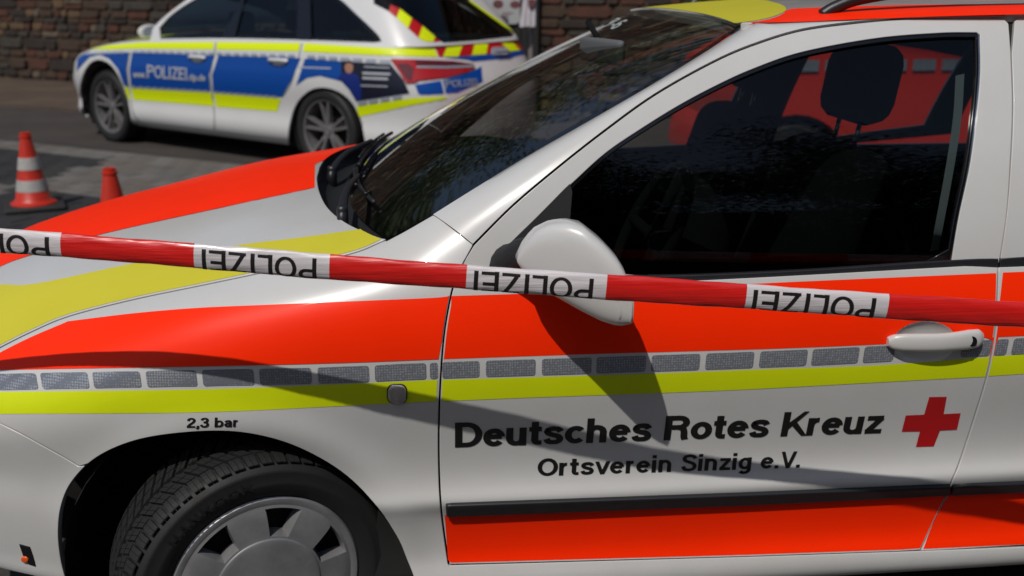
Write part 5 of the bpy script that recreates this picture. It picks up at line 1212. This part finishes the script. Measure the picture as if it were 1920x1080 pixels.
def vflat(nm, pts, m_, dy=.012, par=vb_): P = [(x, y0v+float(ins_v(np.array(z)))-dy, z) for x, z in pts]; return mesh_obj(nm, P, [list(range(len(P)))], m_, par, smooth=False)
vflat('cab_window', [(2.95,1.18),(3.95,1.20),(3.95,1.80),(3.42,1.80)], M['gloss_black']); vflat('side_window', [(4.1,1.22),(6.0,1.24),(6.0,1.80),(4.1,1.80)], M['gloss_black'])
for k in range(21): x = x0v+.25+k*.19; vflat('reflector_patch', [(x, .965), (x+.15, .965), (x+.15, 1.035), (x, 1.035)], M['retro'], .014)
for x in wx:
    w_, put_, t_ = make_wheel('wheel', (x, y0v+.14, .315), 0, van, R=.33, W=.2, rimr=.2); put_('rim_disc', lathe([(0, -.05), (.1, -.06), (.19, -.08), (.205, -.09)], 28, 'y'), M['alloy'])
    mesh_obj('wheel_well', *lathe([(.36, y0v+.06), (.36, y0v+.4), (0, y0v+.42)], 28, 'y'), M['dark'], van); van.children[-1].location = van.children[-1].location+Vector((x, 0, .33)) 

# ================================================================== trees behind the viewer, mirrored in the side window
M['leaf'] = principled('leaf_green', (.075, .10, .028), .55, var=.5, vscale=1.5, col2=(.035, .055, .014))
M['bark'] = principled('tree_bark', (.07, .055, .04), .9, var=.4, vscale=12, bump=.6, bscale=30)
def tree(x, y, h_, cr_, seed, label, n=15000, sz=(.04, .075)):
    rng = np.random.default_rng(seed); t = empty('broadleaf_tree', (x, y, 0)); tag(t, label, 'tree', 'trees around the place')
    tr = [(x, y, -.1), (x+.05, y, h_*.2), (x-.05, y+.05, h_*.42), (x, y, h_*.8)]; parts = [tube(cr(tr, 5), np.interp(np.linspace(0, 1, 16), [0, .1, 1], [.26, .19, .04]), 10)]; tips = []
    for k in range(16):
        z0 = h_*rng.uniform(.30, .72); a = rng.uniform(0, 2*math.pi); l = cr_*rng.uniform(.6, 1.0)*(1-.5*abs(z0/h_-.45)); e = np.array([x+l*math.cos(a), y+l*math.sin(a), z0+l*rng.uniform(.25, .7)])
        parts.append(tube(cr([(x, y, z0), (x+(e[0]-x)*.5, y+(e[1]-y)*.5, z0+(e[2]-z0)*.35), e], 4), np.linspace(.07, .012, 9), 6))
        for f in (.45, .7, .9, 1.0): tips.append(np.array([x, y, z0])*(1-f)+e*f+rng.normal(0, .12, 3))
    mesh_obj('trunk', *join(*parts), M['bark'], t, angle=50)
    tips += [np.array([x, y, h_*.85])+rng.normal(0, .3, 3) for _ in range(8)]
    c = np.array(tips)[rng.integers(0, len(tips), n)]+rng.normal(0, 1, (n, 3))*[.5, .5, .42]; d = rng.normal(0, 1, (n, 3)); d /= np.linalg.norm(d, axis=1)[:, None]
    e = np.cross(d, rng.normal(0, 1, (n, 3))); e /= np.linalg.norm(e, axis=1)[:, None]; s = rng.uniform(*sz, (n, 1))
    V = np.stack([c-d*s*1.3, c+e*s*.6, c+d*s*1.3, c-e*s*.6], 1).reshape(-1, 3); mesh_obj('crown', V, [[4*i, 4*i+1, 4*i+2, 4*i+3] for i in range(n)], M['leaf'], t, smooth=False)
tree(1.9, -7.6, 8.6, 3.0, 1, 'leafy tree mirrored in the left part of the side window', 52000, (.028, .05)); tree(6.2, -8.0, 9.6, 3.2, 2, 'leafy tree mirrored in the right part of the side window', 52000, (.028, .05))
tree(-2.2, -10.5, 7.4, 2.3, 3, 'smaller leafy tree standing behind the viewer on the left', 14000, (.022, .042))

# trees and houses behind the wall on the left: out of the picture, mirrored in the windscreen
for k, (t_, d_, h_) in enumerate(((-5.5, 2.2, 10.5), (-1.8, 2.0, 10.0), (2.2, 2.4, 10.5), (6.0, 2.2, 9.8))):
    p_ = WL(t_, d_); tree(p_[0], p_[1], h_, 3.1, 11+k, ['leftmost leafy tree behind the stone wall', 'second leafy tree from the left behind the stone wall', 'third leafy tree from the left behind the stone wall', 'rightmost leafy tree behind the stone wall'][k])
M['render_wall'] = principled('pale_house_render', (.50, .47, .42), .9, var=.12, vscale=2)
M['roof_tile'] = principled('red_brown_roof_tile', (.16, .055, .035), .85, var=.4, vscale=6, bump=.5, bscale=12)
M['timber'] = principled('brown_timber', (.09, .04, .022), .8, var=.3, vscale=10)
def house(t0, t1, d0, d1, hw, hr, label):
    h = empty('house', tuple(WL((t0+t1)/2, (d0+d1)/2)), math.atan2(wd[1], wd[0])); tag(h, label, 'house', 'houses behind the stone wall')
    mesh_obj('wall', *slab(t0, t1, d0, d1, 0, hw), M['render_wall'], h, smooth=False); dm = (d0+d1)/2
    R_ = [WL(t, d, z) for t in (t0-.3, t1+.3) for d, z in ((d0-.35, hw-.1), (dm, hr), (d1+.35, hw-.1))]
    mesh_obj('roof', np.vstack([R_, np.array(R_)+[0, 0, .15]]), [[0, 1, 4, 3], [1, 2, 5, 4], [6, 9, 10, 7], [7, 10, 11, 8], [0, 3, 9, 6], [2, 8, 11, 5], [0, 6, 7, 1], [1, 7, 8, 2], [3, 4, 10, 9], [4, 5, 11, 10]], M['roof_tile'], h, smooth=False)
    for z in (5.2, 7.6):
        if z > hw-1.2: continue
        for k in range(4):
            t = t0+(t1-t0)*(k+.5)/4; w = mesh_obj('window', *slab(t-.5, t+.5, d0-.04, d0+.05, z-.1, z+1.4), M['timber'], h, smooth=False)
            mesh_obj('pane', *slab(t-.40, t+.40, d0-.055, d0-.045, z, z+1.3), M['gloss_black'], w, smooth=False)
        mesh_obj('timber_beam', *slab(t0, t1, d0-.05, d0+.02, z-.5, z-.3), M['timber'], h, smooth=False)
house(-24, -9.5, 4.0, 11, 8.6, 12.5, 'pale half timbered house behind the wall at far left'); house(3.5, 13.5, 6.0, 13, 8.8, 12.6, 'pale half timbered house behind the wall and the police car')

# clipped greenery added behind the viewer, closing the low horizon that the side window mirrors
hg = empty('added_hedge', (3, -11.5, 0)); tag(hg, 'tall clipped greenery added unseen behind the viewer, darkening the side window reflection', 'added_hedge')
mesh_obj('added_hedge_core', *box_vf(-14, 22, -12.4, -11.0, 0, 5.2, .2), M['leaf'], hg)
rg = np.random.default_rng(9); n = 32000; c = np.column_stack([rg.uniform(-14, 22, n), rg.uniform(-11.05, -10.75, n), rg.uniform(.05, 5.45, n)])
d = rg.normal(0, 1, (n, 3)); d /= np.linalg.norm(d, axis=1)[:, None]; e = np.cross(d, rg.normal(0, 1, (n, 3))); e /= np.linalg.norm(e, axis=1)[:, None]; s = rg.uniform(.03, .06, (n, 1))
mesh_obj('added_hedge_leaves', np.stack([c-d*s*1.3, c+e*s*.6, c+d*s*1.3, c-e*s*.6], 1).reshape(-1, 3), [[4*i, 4*i+1, 4*i+2, 4*i+3] for i in range(n)], M['leaf'], hg, smooth=False)['kind'] = 'stuff'
